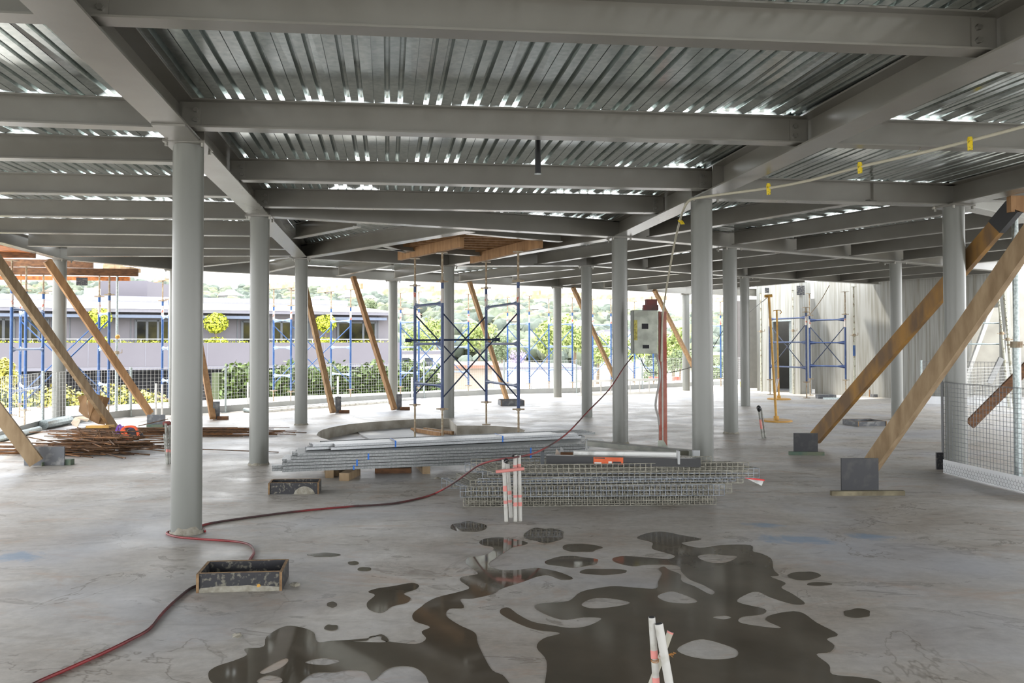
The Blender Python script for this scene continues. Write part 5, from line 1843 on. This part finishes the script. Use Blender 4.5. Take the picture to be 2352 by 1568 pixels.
def plate(x0, y0, x1, y1, dep, m, label, th=0.008, pts=None):
    g = MB()
    pts = pts or [(x0, y1), (x1, y1), (x1, y0), (x0, y0)]
    A = [pz(x, y, dep) for x, y in pts]
    B = [p + Vector((0, th, 0)) for p in A]
    n = len(A)
    g.add(A + B, [tuple(range(n))[::-1], tuple(range(n, 2 * n))] + [(i, (i + 1) % n, n + (i + 1) % n, n + i) for i in range(n)])
    o = g.build('steel_plate', [m], loc=A[0])
    tag(o, label, 'steel plate', 'plates and offcuts on the pile', kind='thing')
greyp = mat('grey_painted_plate', rgb(170, 172, 172), 0.5)
plate(1242, 1037, 1250, 1068, 7.42, mat('dark_grey_plate', rgb(70, 74, 78), 0.5), 'dark upright end plate of the black beam', 0.06)
plate(0, 0, 0, 0, 8.1, mat('beige_gusset', rgb(196, 180, 166), 0.6), 'beige triangular gusset plate standing behind the black beam', pts=[(1274, 1050), (1292, 1049), (1278, 1030)])
plate(0, 0, 0, 0, 8.2, greyp, 'pale grey triangular gusset plate beside the beige one', pts=[(1286, 1040), (1296, 1042), (1295, 1033), (1288, 1025)])
plate(1288, 1039, 1316, 1047, 8.05, brownwood, 'brown flat offcut behind the black beam', 0.05)
plate(1557, 1036, 1562, 1066, 7.3, greyp, 'pale upright end plate of the white beam', 0.07)
plate(1564, 1036, 1582, 1046, 7.9, mat('olive_offcut', rgb(84, 82, 68), 0.7), 'olive timber offcut beyond the white beam', 0.06)
plate(1592, 1034, 1608, 1050, 7.8, greyp, 'pale blue grey cleat at the far end of the pile', 0.05)
plate(1342, 1009, 1350, 1040, 8.6, greyp, 'thin upright grey angle standing in the pile', 0.01, pts=[(1343, 1040), (1350, 1038), (1348, 1008)])
lying(1350, 1017, 1600, 1041, 8.9, 0.13, 0.05, mat('dull_green_grey_steel', rgb(108, 110, 104), 0.5, 0, rgb(140, 140, 130), scale=6, amount=1), 'steel_angle', 'dull grey steel section slanting across behind the white beam', 8.3)
lying(1350, 1012, 1386, 1014, 9.6, 0.3, 0.03, studm[0], 'steel_channel', 'short galvanised channel off the end of the stud stack')
plate(1445, 1024, 1465, 1032, 9.2, mat('olive_offcut', rgb(84, 82, 68), 0.7), 'olive block lying behind the slanting steel section', 0.06)
lying(1296, 1063, 1345, 1066, 7.9, 0.1, 0.05, greyp, 'grey_block', 'grey packer between the cages and the black beam')
for (x0, x1, z0, z1, Y) in ((1300, 1330, 0.42, 0.36, 7.9), (1520, 1545, 0.42, 0.36, 7.85)):
    pass
# ------------------------------------------------------------------ conduits
def conduit(base, top, r, label, bands=(), grp='white conduits cast in the slab', cap=None, m=None):
    base, top = Vector(base), Vector(top)
    t = thing('conduit', base, label, 'conduit', grp)
    g = MB().tube([base, top], r, 14, True)
    g.build('pipe', [m or conduit_m], t, smooth=True)
    for f0, f1 in bands:
        MB().tube([lerp(base, top, f0), lerp(base, top, f1)], r + 0.0006, 14, False).build('paint_band', [pink], t, smooth=True)
    # dark disc on the closed end, painting the shade of the bore
    d = (top - base).normalized()
    MB().tube([top, top + d * 0.0008], r * 0.82, 14).build('pipe_mouth_shade', [dark], t)
    return t
gz = 'four white conduits tied before the wire cages'
for (xb, yb, xt, yt, bands, lab) in ((1163, 1197, 1157, 1055, ((0.49, 0.58), (0.29, 0.34)), 'first of four white conduits from the pit side, leaning slightly'),
                              (1174, 1188, 1166, 1064, ((0.43, 0.5), (0.28, 0.33)), 'second white conduit, shorter, under the black plastic scrap'),
                              (1184, 1197, 1183, 1044, ((0.81, 0.85), (0.36, 0.4), (0.23, 0.29)), 'third white conduit, taller, of the group before the cages'),
                              (1195, 1196, 1192, 1045, ((0.81, 0.87), (0.36, 0.4), (0.23, 0.29)), 'fourth white conduit, taller, beside the third')):
    pb = at(xb, yb)
    pt = pz(xt, yt, pb.y - 0.01)
    conduit(pb, pt, 0.0165, lab, bands, gz)
a, b = pz(1139, 1083, 6.74), pz(1204, 1076, 6.74)
o = MB().tube([a, b], 0.014, 10).build('marked_stick', [pink], loc=a)
tag(o, 'pink painted stick tied level across the four conduits', 'stick', kind='thing')
q = pz(1163, 1058, 6.76)
o = MB().blob(q, (0.02, 0.018, 0.02), 8, 6, 0.3, 3).blob(pz(1178, 1046, 6.8), (0.012, 0.014, 0.014), 8, 6, 0.3, 4).build('black_plastic_scrap', [blackp], loc=q)
tag(o, 'crumpled black plastic scrap on top of the conduits', 'plastic scrap', kind='thing')
# front conduits at the bottom edge
def front(x0, y0, x1, y1, r, lab, bands, Y0=3.0, Y1=3.0, m=None):
    top = pz(x0, y0, Y0)
    low = pz(x1, y1, Y1)
    d = low - top
    k = (0 - top.z) / d.z
    conduit(top + d * k, top, r, lab, bands, 'conduits at the bottom edge by the puddle', m=m)
front(1497, 1417, 1507, 1568, 0.0128, 'slim upright conduit at the bottom edge, tallest of three', ((0.70, 0.76), (0.42, 0.56)))
front(1513, 1432, 1537, 1568, 0.0158, 'thicker leaning conduit at the bottom edge over the puddle', ((0.3, 0.5),), 2.98, 2.96)
front(1540, 1450, 1500, 1560, 0.0118, 'pink tipped conduit leaning behind the other two', ((0.985, 1.0), (0.2, 0.5)), 3.06, 3.04, mat('beige_conduit', rgb(176, 172, 156), 0.5))
tiem = mat('rusty_tie_wire', rgb(160, 110, 50), 0.7)
g = MB()
for x, y, r in ((1504, 1516, 0.0142), (1526, 1506, 0.0172)):
    c = pz(x, y, 2.985)
    for k in range(3):
        ring = [c + Vector((math.cos(a_) * r, math.sin(a_) * r, 0.002 * math.sin(a_ + k) + 0.0028 * (k - 1))) for a_ in [i * math.pi / 6 for i in range(13)]]
        g.tube(ring, 0.0011, 5)
c = pz(1538, 1503, 2.97)
for k in range(4):
    g.tube([pz(1532, 1504, 2.97), c + Vector((0.008 * k, 0, 0.006 * (k % 2))), c + Vector((0.012, -0.004, -0.008 + 0.006 * k))], 0.0011, 5)
o = g.build('tie_wire', [tiem], loc=c)
tag(o, 'rusty tie wire wound round the bottom edge conduits', 'tie wire', kind='thing')
for (xb, yb, xt, yt, lab, bands) in ((386, 1066, 381, 972, 'grey conduit group stub beside the hose column, outer one', ((0.3, 0.37),)), (393, 1065, 389, 975, 'grey conduit stub hugging the hose column', ((0.3, 0.37),)),
                              (384, 1064, 378, 996, 'shortest grey conduit beside the hose column', ())):
    pb = at(xb, yb)
    ct = conduit(pb, pz(xt, yt, pb.y), 0.0165, lab, bands, 'conduits beside the hose column', m=mat('grey_conduit', rgb(160, 160, 152), 0.5, 0, rgb(110, 110, 104), scale=20, amount=1))
MB().blob(pz(384, 972, at(393, 1065).y), (0.06, 0.04, 0.03), 8, 6, 0.2).build('tape_wrap', [mat('maroon_tape', rgb(120, 60, 56), 0.6)], ct)['label'] = 'maroon tape wrap'
for (xb, yb, xt, yt, lab, bands) in ((1752, 1006, 1742, 934, 'grey conduit leaning on the open floor by the yellow stanchions', ((0.3, 0.6),)), (1758, 1005, 1748, 938, 'second grey conduit leaning with the pink banded one', ())):
    pb = at(xb, yb)
    ct = conduit(pb, pz(xt, yt, pb.y - 0.05), 0.017, lab, bands, 'pair of leaning conduits on the open floor', m=MATS['grey_conduit'])
q = pz(1743, 938, 12.7)
MB().blob(q, (0.035, 0.03, 0.05), 8, 6, 0.2).build('black_tape_wrap', [blackp], ct)['label'] = 'black tape wrap'

# ------------------------------------------------------------------ red hose
def path(pts, k=6):
    out = []
    n = len(pts)
    for i in range(n - 1):
        p0, p1, p2, p3 = pts[max(i - 1, 0)], pts[i], pts[i + 1], pts[min(i + 2, n - 1)]
        for s in range(k):
            t = s / k
            out.append(0.5 * ((2 * p1) + (p2 - p0) * t + (2 * p0 - 5 * p1 + 4 * p2 - p3) * t * t + (3 * p1 - p0 - 3 * p2 + p3) * t ** 3))
    out.append(pts[-1])
    return out
R_ = 0.0085
fpt = lambda x, y: at(x, y, R_)
ac = xy(CP['A'])
wrap = [ac + Vector((math.cos(a_) * 0.142, math.sin(a_) * 0.142, R_)) for a_ in (3.5, 2.9, 2.2, 1.5, 0.8, 0.2)]
hp = [fpt(20, 1600), fpt(90, 1564), fpt(150, 1538), fpt(235, 1500), fpt(300, 1468), fpt(342, 1444), fpt(372, 1408), fpt(410, 1372), fpt(448, 1346)]
hp2 = [at(448, 1346, R_), fpt(500, 1340), fpt(555, 1331), fpt(562, 1305), fpt(572, 1286), fpt(583, 1268), fpt(574, 1251), fpt(540, 1243), fpt(470, 1238), fpt(410, 1233)] + wrap + \
      [fpt(470, 1204), fpt(600, 1184), fpt(700, 1172), fpt(800, 1163), fpt(900, 1156), fpt(970, 1142)]
hp3 = [at(1005, 1130, 0.02), pz(1040, 1110, 7.6), pz(1075, 1085, 7.35), pz(1100, 1068, 7.15), pz(1130, 1058, 6.98), pz(1165, 1052, 6.87), pz(1195, 1048, 6.9), pz(1240, 1035, 7.4), pz(1300, 997, 8.4), pz(1350, 945, 9.4), pz(1400, 893, 10.4), pz(1432, 845, 11.1), pz(1453, 818, 11.58)]
o = MB().tube(path(hp + hp2[1:] + hp3), R_, 8).build('red_hose', [redhose], loc=fpt(90, 1564), smooth=True)
tag(o, 'long red and black hose winding over the slab up to the pale switchboard', 'hose', kind='thing')

# ------------------------------------------------------------------ switchboard stand
bp = at(1518, 1029)
Yb = bp.y
t = thing('switchboard_stand', (bp.x, Yb, 0), 'pale switchboard box on a red post stand with cables', 'switchboard')
def P3(x, y, dy=0.0):
    return pz(x, y, Yb + dy)
p, q = P3(1453, 712, -0.12), P3(1511, 812, -0.12)
MB().box(p.x, q.x, Yb - 0.12, Yb + 0.1, q.z, p.z).build('box_body', [mat('grey_enamel', rgb(120, 124, 118), 0.5)], t)
fd = MB().box(p.x + 0.02, q.x - 0.003, Yb - 0.14, Yb - 0.12, q.z + 0.004, p.z - 0.01).build('box_door', [panelgrey], t)
for x0, x1, y0, y1 in ((1474, 1489, 743, 755), (1476, 1491, 792, 800)):
    a, b = P3(x0, y0, -0.141), P3(x1, y1, -0.141)
    MB().box(a.x, b.x, Yb - 0.143, Yb - 0.14, b.z, a.z).build('door_opening', [dark], fd)
a, b = P3(1456, 735, -0.14), P3(1464, 781, -0.14)
MB().box(a.x, b.x, Yb - 0.143, Yb - 0.14, b.z, a.z).build('yellow_label', [mat('faded_yellow_label', rgb(190, 180, 90), 0.6, 0, rgb(140, 130, 60), scale=40, amount=1)], fd)
for x, w, m in ((1516, 0.05, MATS['red_orange_paint']), (1526, 0.055, MATS['red_orange_paint'])):
    a = P3(x, 715)
    b = P3(x + 1, 1026)
    MB().box(a.x - w / 2, a.x + w / 2, Yb - 0.02, Yb + 0.03, 0.02, a.z).build('post', [m], t)
a = P3(1521, 800)
MB().box(a.x - 0.013, a.x + 0.007, Yb - 0.03, Yb - 0.01, 0.05, 1.95).build('grey_channel', [conduit_m], t)
a = P3(1518, 1028)
MB().box(a.x - 0.06, a.x + 0.1, Yb - 0.1, Yb + 0.06, 0, 0.02).build('foot_plate', [panelgrey], t)
MB().add([(a.x - 0.05, Yb - 0.05, 0.02), (a.x + 0.09, Yb - 0.05, 0.02), (a.x + 0.03, Yb - 0.05, 0.12), (a.x - 0.05, Yb - 0.05, 0.12),
          (a.x - 0.05, Yb - 0.04, 0.02), (a.x + 0.09, Yb - 0.04, 0.02), (a.x + 0.03, Yb - 0.04, 0.12), (a.x - 0.05, Yb - 0.04, 0.12)],
         [(0, 1, 2, 3), (7, 6, 5, 4), (0, 4, 5, 1), (1, 5, 6, 2), (2, 6, 7, 3), (3, 7, 4, 0)]).build('foot_gusset', [panelgrey], t)
redb = mat('dark_red_case', rgb(110, 40, 34), 0.5, 0, rgb(70, 40, 34), scale=6, amount=1)
tt = thing('red_work_light', P3(1495, 712), 'dark red cased work light sitting on top of the switchboard', 'work light')
a, b = P3(1478, 700, -0.05), P3(1512, 712, -0.05)
MB().box(a.x, b.x, Yb - 0.07, Yb + 0.06, b.z, a.z).build('lamp_base', [redb], tt)
a, b = P3(1484, 687, -0.05), P3(1509, 701, -0.05)
MB().box(a.x, b.x, Yb - 0.05, Yb + 0.04, b.z, a.z, 0.1).build('lamp_head', [redb], tt)
a = P3(1497, 688)
MB().tube([a, a + Vector((0, 0, 0.1))], 0.005, 6).build('lamp_rod', [dark], tt)
def cable(pts, r, m, label, name='cable', grp=None, k=6):
    o = MB().tube(path(pts, k), r, 8).build(name, [m], loc=pts[0], smooth=True)
    tag(o, label, 'cable', grp, kind='thing')
cable([P3(1507, 812, -0.05), P3(1513, 835, -0.05), P3(1516, 860, -0.04), P3(1513, 885, -0.05), P3(1508, 910, -0.05), P3(1506, 935, -0.05), P3(1512, 958, -0.02), P3(1515, 985, 0), P3(1516, 1020, 0)], 0.016, mat('grey_cable_duct', rgb(164, 160, 156), 0.6), 'grey bulging cable bundle hanging beside the red post')
cable([P3(1468, 815, -0.05), P3(1485, 850, 0.5), P3(1500, 856, 1.0), P3(1535, 856, 2.0), P3(1590, 842, 3.0), P3(1620, 825, 4.0), pz(1660, 760, 16.5)], 0.006, blackp, 'thin black cable swinging from the switchboard behind the big columns')
cab = [pz(2420, 268, 6.0), pz(2352, 290, 6.1), pz(2228, 323, 6.4), pz(2120, 350, 6.7), pz(1975, 383, 7.1), pz(1860, 414, 7.6), pz(1765, 432, 8.0), pz(1660, 446, 8.35), pz(1600, 455, 8.6), pz(1583, 461, 8.75), pz(1572, 476, 8.9), pz(1562, 505, 9.3), pz(1549, 560, 10.0), pz(1538, 620, 10.7), pz(1528, 680, 11.3), P3(1521, 740, -0.06), P3(1519, 830, -0.05)]
cable(cab, 0.0135, cream, 'cream sheathed cable slung under the beams down to the switchboard', k=5)
for (x, y, x1, y1, Y, lab) in ((2228, 318, 2228, 345, 6.38, 'yellow tag hanging on the cream cable, outermost'), (1975, 376, 1975, 398, 7.08, 'yellow tag on the cream cable under the bright deck'), (1765, 424, 1765, 447, 7.98, 'yellow tag on the cream cable before the dark beam'),
                        (1562, 506, 1568, 515, 9.3, 'short yellow tag where the cable drops beside the column')):
    a, b = pz(x, y, Y), pz(x1, y1, Y)
    w = 0.022 if x > 1600 else 0.03
    g = MB().add([a + Vector((-w, 0, 0)), a + Vector((w, 0, 0)), b + Vector((w * 0.8, -0.01, 0)), b + Vector((-w * 0.6, 0.01, 0)), a + Vector((-w, 0.002, 0)), a + Vector((w, 0.002, 0)), b + Vector((w * 0.8, -0.008, 0)), b + Vector((-w * 0.6, 0.012, 0))],
                 [(3, 2, 1, 0), (4, 5, 6, 7), (0, 4, 7, 3), (1, 2, 6, 5), (3, 7, 6, 2)])
    g.cyl((a.x, a.y), 0.018, a.z - 0.022, a.z + 0.012, 10)
    o = g.build('cable_tag', [yellowtag], loc=a)
    tag(o, lab, 'tag', 'yellow tags on the cream cable', kind='thing')
a = pz(2112, 284, 6.9)
cable([a, pz(2117, 310, 6.85), pz(2116, 336, 6.8), pz(2106, 349, 6.72)], 0.003, rustjack, 'thin wire holding the cream cable up to a beam')
# hanging black sleeve
q0, q1 = pz(1235.5, 343, 7.05), pz(1235.5, 399, 7.05)
t = thing('black_sleeve', (q0.x, q0.y, q1.z), 'black tube sleeve hanging from the deck in the middle bay', 'sleeve')
MB().tube([q0 + Vector((0, 0, 0.0)), q1], 0.0255, 20).build('sleeve_tube', [blackp], t, smooth=True)
MB().tube([Vector((q0.x, q0.y, ZT)), q0], 0.024, 12, r2=0.0235).build('sleeve_neck', [blackp], t, smooth=True)
MB().tube([q1 + Vector((0, 0, -0.003)), q1], 0.031, 20).build('sleeve_rim', [galv2], t)

# ------------------------------------------------------------------ yellow stanchions
def stanchion(c, rad, pole_top, label, fit):
    c = xy(at(*c))
    t = thing('yellow_stanchion', (c.x, c.y, 0), label, 'stanchion', 'yellow stanchions on disc bases')
    g = MB().cyl((c.x, c.y), rad, 0, 0.018, 36)
    g.cyl((c.x, c.y), rad * 0.95, 0.018, 0.03, 36)
    g.build('disc_base', [yellow], t)
    MB().cyl((c.x, c.y), 0.05, 0.03, 0.1, 14).build('socket', [yellow], t, smooth=True)
    tp = pz(*pole_top, c.y)
    MB().tube([zz(c, 0.05), tp], 0.024, 12).build('pole', [yellow], t, smooth=True)
    g = MB()
    if fit == 'T':
        g.tube([tp + Vector((-0.08, 0, 0.0)), tp + Vector((0.06, 0, 0.01))], 0.03, 10)
    else:
        g.tube([tp, tp + Vector((0.1, 0, 0.0)), tp + Vector((0.13, 0, -0.06)), tp + Vector((0.09, 0, -0.1))], 0.012, 8)
        g.tube([tp + Vector((-0.09, 0, -0.02)), tp], 0.012, 8)
    g.build('top_fitting', [yellow], t)
stanchion((1783, 967), 0.3, (1766, 680), 'taller yellow stanchion leaning slightly, nearer of the two', 'T')
stanchion((1789, 917), 0.31, (1784, 712), 'smaller yellow stanchion behind, with a hooked head', 'H')
cable([pz(1764, 681, 15.6), pz(1752, 692, 18), pz(1745, 697, 20), pz(1700, 735, 22)], 0.008, blackp, 'dark cable strung to the taller yellow stanchion')
q = at(1789, 916)
a = pz(1785, 878, q.y - 0.3)
b = pz(1779, 903, q.y - 0.3)
g = MB().tube([a + Vector((0.03, 0, 0.12)), b], 0.03, 8, r2=0.045)
o = g.build('striped_ribbon', [sticker], loc=b)
tag(o, 'red and white ribbon hanging from the smaller stanchion', 'ribbon', kind='thing')
cable([pz(1860, 722, 22), pz(1885, 690, 21.8), pz(1905, 655, 21.5)], 0.01, rustjack, 'thin rusty rod slanting up behind the blue frames')

# ------------------------------------------------------------------ ladder lying by the fence
a, b = at(1326, 909), at(1520, 903)
t = thing('ladder', (a.x, a.y, 0), 'silver ladder lying on its side along the mesh fence', 'ladder')
al = mat('aluminium', rgb(200, 198, 192), 0.35, 0.7)
for z in (0.035, 0.42):
    MB().bar(zz(a, z), zz(b, z), 0.03, 0.07, up=(0, 0, 1)).build('rail', [al], t)
for i in range(9):
    c = lerp(xy(a), xy(b), 0.04 + i * 0.115)
    MB().bar(zz(c, 0.07), zz(c, 0.385), 0.03, 0.03).build('rung', [al], t)

# ------------------------------------------------------------------ rebar piles
rnd = random.Random(17)
def bar_at(c, ang, L, z, slope=0.0, m=None, bend=0.0, hook=False, r=0.006, label='', grp=''):
    d = Vector((math.cos(ang), math.sin(ang), slope))
    p = Vector((c[0], c[1], z)) - d * L / 2
    pts = [p, p + d * L * 0.5 + Vector((0, 0, bend)), p + d * L]
    if hook:
        e_ = pts[-1]
        pts += [e_ + Vector((0.03, 0.02, 0.05)), e_ + Vector((0.0, 0.03, 0.1))]
    for q in pts:
        q.z = max(q.z, r)
    o = MB().tube(pts, r, 6).build('rebar', [m or rnd.choice((rebar_m, rebar_m, rebar_m2))], loc=(pts[0].x, pts[0].y, pts[0].z))
    tag(o, label, 'rebar', grp, kind='thing')
c0 = at(215, 1046)
for i in range(115):
    u = rnd.random()
    c = c0 + Vector((rnd.gauss(-0.12, 0.3), rnd.uniform(-0.1, 0.75), 0))
    h = 0.006 + 0.27 * rnd.random() * max(0.15, 1 - abs(c.x - c0.x) / 1.3)
    bar_at(c, rnd.gauss(-0.15, 0.36), rnd.uniform(0.55, 1.3), h, rnd.gauss(0, 0.06), r=0.008, label='short rusty bar in the tangled heap behind the wide grey board', grp='rusty bars in the tangled heap')
for i in range(10):
    c = c0 + Vector((rnd.uniform(-0.3, 0.4), rnd.uniform(-0.02, 0.3), 0))
    p = Vector((c.x, c.y, 0.1))
    q = p + Vector((rnd.uniform(-0.25, 0.2), rnd.uniform(0, 0.2), rnd.uniform(0.15, 0.28)))
    o = MB().tube([p, q, q + Vector((0.05, 0, -0.02))], 0.006, 6).build('rebar', [rebar_m], loc=p)
    tag(o, 'bent rusty bar sticking up out of the heap', 'rebar', 'bent bars sticking up from the heap', kind='thing')
c1 = at(40, 1048)
for i in range(26):
    c = c1 + Vector((rnd.uniform(-0.5, 0.2), rnd.uniform(-0.04, 0.4), 0))
    bar_at(c, rnd.gauss(-0.05, 0.05), rnd.uniform(1.6, 2.4), 0.006 + rnd.random() * 0.13, label='long rusty bar in the bundle running out of the picture', grp='rusty bars in the edge bundle')
c2 = at(400, 1002)
for i in range(46):
    c = c2 + Vector((rnd.gauss(0, 0.35), rnd.uniform(-0.05, 0.35), 0))
    bar_at(c, rnd.gauss(0.0, 0.025), rnd.uniform(2.4, 3.4), 0.006 + rnd.random() * 0.12, label='straight rusty bar in the long bundle passing behind the hose column', grp='rusty bars in the long bundle')
for i, (x0, y0, x1, y1, lab) in enumerate(((75, 1019, 640, 1038, 'single very long rusty bar lying out past the hose column'), (470, 985, 704, 993, 'thin rusty bar end reaching past the second column'), (470, 990, 680, 998, 'second rusty bar end beyond the second column'))):
    a, b = at(x0, y0, 0.03), at(x1, y1, 0.01)
    if i == 0:
        a = pz(75, 1017, 11.1)
    o = MB().tube([a, b], 0.007, 6).build('rebar', [rebar_m], loc=a)
    tag(o, lab, 'rebar', 'single rusty bars', kind='thing')
a, b = pz(318, 978, 12.6), pz(386, 962, 12.8)
o = MB().tube([a, b], 0.007, 6).build('rebar', [rebar_m], loc=a)
tag(o, 'rusty bar poking up towards the ply foot block', 'rebar', 'single rusty bars', kind='thing')
# cardboard, webbing, orange bag
def sheet(pts, name, m, label, cat, th=0.006):
    A = [pz(*p) for p in pts]
    n = len(A)
    c = sum(A, Vector()) / n
    g = MB()
    g.add(A + [q + Vector((0, th, 0)) for q in A], [tuple(range(n))[::-1], tuple(range(n, 2 * n))] + [(i, (i + 1) % n, n + (i + 1) % n, n + i) for i in range(n)])
    return g
t = thing('torn_cardboard', at(215, 985), 'torn brown cardboard standing bent behind the rebar heap', 'cardboard')
sheet([(178, 911, 15.15), (196, 906, 15.05), (201, 905, 15.00), (199, 925, 14.98), (204, 962, 14.90), (190, 953, 15.10), (180, 944, 15.20), (183, 928, 15.20)], '', card, '', '').build('flap', [card], t)
sheet([(203, 907, 15.00), (222, 905, 15.00), (238, 910, 15.10), (252, 914, 15.20), (246, 930, 15.15), (240, 945, 15.10), (241, 975, 14.90), (226, 974, 14.85), (205, 964, 14.88), (200, 930, 14.97)], '', card, '', '').build('main_panel', [card], t)
cardl = mat('pale_cardboard_side', rgb(196, 176, 152), 0.85)
sheet([(163, 970, 14.60), (172, 958, 14.80), (190, 955, 14.90), (205, 962, 14.70), (200, 968, 14.50), (185, 964, 14.40), (178, 980, 14.30)], '', cardl, '', '').build('curled_flap', [cardl], t)
sheet([(163, 970, 14.55), (185, 964, 14.40), (178, 982, 14.30), (166, 976, 14.50)], '', cardl, '', '').build('inner_flap', [cardl], t)
hb = at(290, 1012)
t = thing('safety_harness', hb, 'purple webbing harness with an orange bag dropped on the rebar', 'harness')
def hp_(x, y, dz=0.0, Y=None):
    return pz(x, y, Y or hb.y)
for pts in ([(246, 1018), (262, 1000), (272, 978), (278, 980), (268, 1000), (255, 1012)], [(258, 1008), (275, 990), (285, 980), (284, 1000), (272, 1012)], [(240, 1016), (258, 1014), (276, 1012), (292, 1006)], [(296, 985), (306, 982), (312, 988), (300, 1000), (288, 1008)]):
    Y = hb.y + rnd.uniform(-0.05, 0.05)
    g = MB()
    pp = path([hp_(x, y, 0, Y) for x, y in pts], 5)
    for u, w in zip(pp[:-1], pp[1:]):
        g.bar(u, w + (w - u) * 0.05, 0.035, 0.006, up=(0.2, 1, 0.3))
    g.build('webbing_strap', [purple], t)
og = mat('dark_grey_fabric', rgb(66, 66, 72), 0.8)
MB().blob(hp_(307, 998), (0.13, 0.12, 0.1), 12, 8, 0.12, 2).build('bag_body', [og], t, smooth=True)
g = MB()
pp = path([hp_(287, 990), hp_(294, 980), hp_(308, 977), hp_(320, 980), hp_(325, 990), hp_(327, 1002)], 5)
for u, w in zip(pp[:-1], pp[1:]):
    g.bar(u - Vector((0, 0.13, 0)), w - Vector((0, 0.13, 0)) + (w - u) * 0.05, 0.03, 0.035, up=(0, 1, 0))
g.build('orange_handle', [orange], t)
g = MB().bar(hp_(291, 986) - Vector((0, 0.14, 0)), hp_(305, 1006) - Vector((0, 0.14, 0)), 0.02, 0.075, up=(1, 0, 1))
g.build('orange_flap', [orange], t)
a, b = at(308, 1014, 0.02), at(340, 1015, 0.02)
o = MB().tube([a, b], 0.024, 10).build('white_roll', [whitep], loc=a)
tag(o, 'short white plastic roll beside the orange bag', 'roll', kind='thing')
a = at(222, 979, 0.15)
o = MB().box(a.x - 0.18, a.x + 0.2, a.y, a.y + 0.2, 0.12, 0.16).build('yellow_level', [yellow], loc=(a.x, a.y, 0.12))
tag(o, 'yellow tool lying on the bars under the cardboard', 'tool', kind='thing')
# grey mesh rolls and bits at the fence foot
for (x0, y0, x1, y1, r, lab) in ((562, 941, 600, 945, 0.05, 'dull rolled tube at the fence foot beside the second column'), (100, 975, 165, 962, 0.09, 'grey rolled sheet behind the cardboard'), (-20, 1012, 90, 985, 0.05, 'grey rolled mesh at the picture edge')):
    a, b = at(x0, y0, r), at(x1, y1, r)
    o = MB().tube([a, b], r, 10).build('rolled_sheet', [galv2], loc=a)
    tag(o, lab, 'roll', kind='thing')
for (x0, y0, x1, y1, lab) in ((605, 944, 905, 921, 'white plastic pipe lying along the fence, inner one'), (605, 939, 950, 915, 'white plastic pipe lying along the fence, outer one')):
    a, b = at(x0, y0, 0.04), at(x1, y1, 0.04)
    o = MB().tube([a, b], 0.035, 10).build('plastic_pipe', [whitep], loc=a)
    tag(o, lab, 'pipe', kind='thing')
for (x, y, h, lab) in ((569, 940, 0.62, 'before the mesh fence beside the second column'), (776, 925, 0.68, 'behind the grey foot plate'), (358, 958, 0.7, 'behind the ply foot block'), (372, 958, 0.68, 'beside its twin behind the ply foot block'), (946, 916, 0.6, 'behind the pit tower'), (1220, 903, 0.5, 'by the boxed hole')):
    a = at(x, y)
    o = MB().cyl((a.x, a.y), 0.022, 0, h, 10).build('starter_pipe', [whitep], loc=a)
    tag(o, 'upright white starter pipe ' + lab, 'pipe', 'white starter pipes near the fence', kind='thing')
# odds and ends by the concrete wall
for (x, y, w, dpt, h, m, lab) in ((1993, 908, 0.2, 0.12, 0.3, timber, 'upright timber offcut at the foot of the wall'), (2006, 911, 0.22, 0.2, 0.2, timber3, 'pinkish timber block under the second wall prop'), (1900, 915, 0.5, 0.2, 0.1, plygrey, 'grey rubble piece at the foot of the wall'),
                          (2030, 912, 0.6, 0.2, 0.08, plygrey, 'low dark debris along the wall'), (1930, 917, 0.9, 0.05, 0.05, galv2, 'short pipe lying before the wall'), (1722, 889, 0.5, 0.3, 0.18, yellow, 'yellow plastic trestle foot beyond the core')):
    a = at(x, y)
    o = MB().box(a.x - w / 2, a.x + w / 2, a.y, a.y + dpt, 0, h).build('site_offcut', [m], loc=a)
    tag(o, lab, 'offcut', kind='thing')
rnd = random.Random(9)
for (x, y, lab) in ((1462, 1159, 'small pale mortar lump in front of the wire cages'), (1004, 1099, 'flat pale mortar splash between studs and cages'), (546, 1462, 'pale mortar crumb near the long puddle'), (676, 1345, 'grey mortar crumb beside the boxed hole')):
    a = at(x, y)
    o = MB().blob((a.x, a.y, 0.008), (0.03, 0.02, 0.012), 10, 6, 0.3, int(x)).build('mortar_lump', [mortar], loc=a)
    tag(o, lab, 'mortar lump', kind='thing')
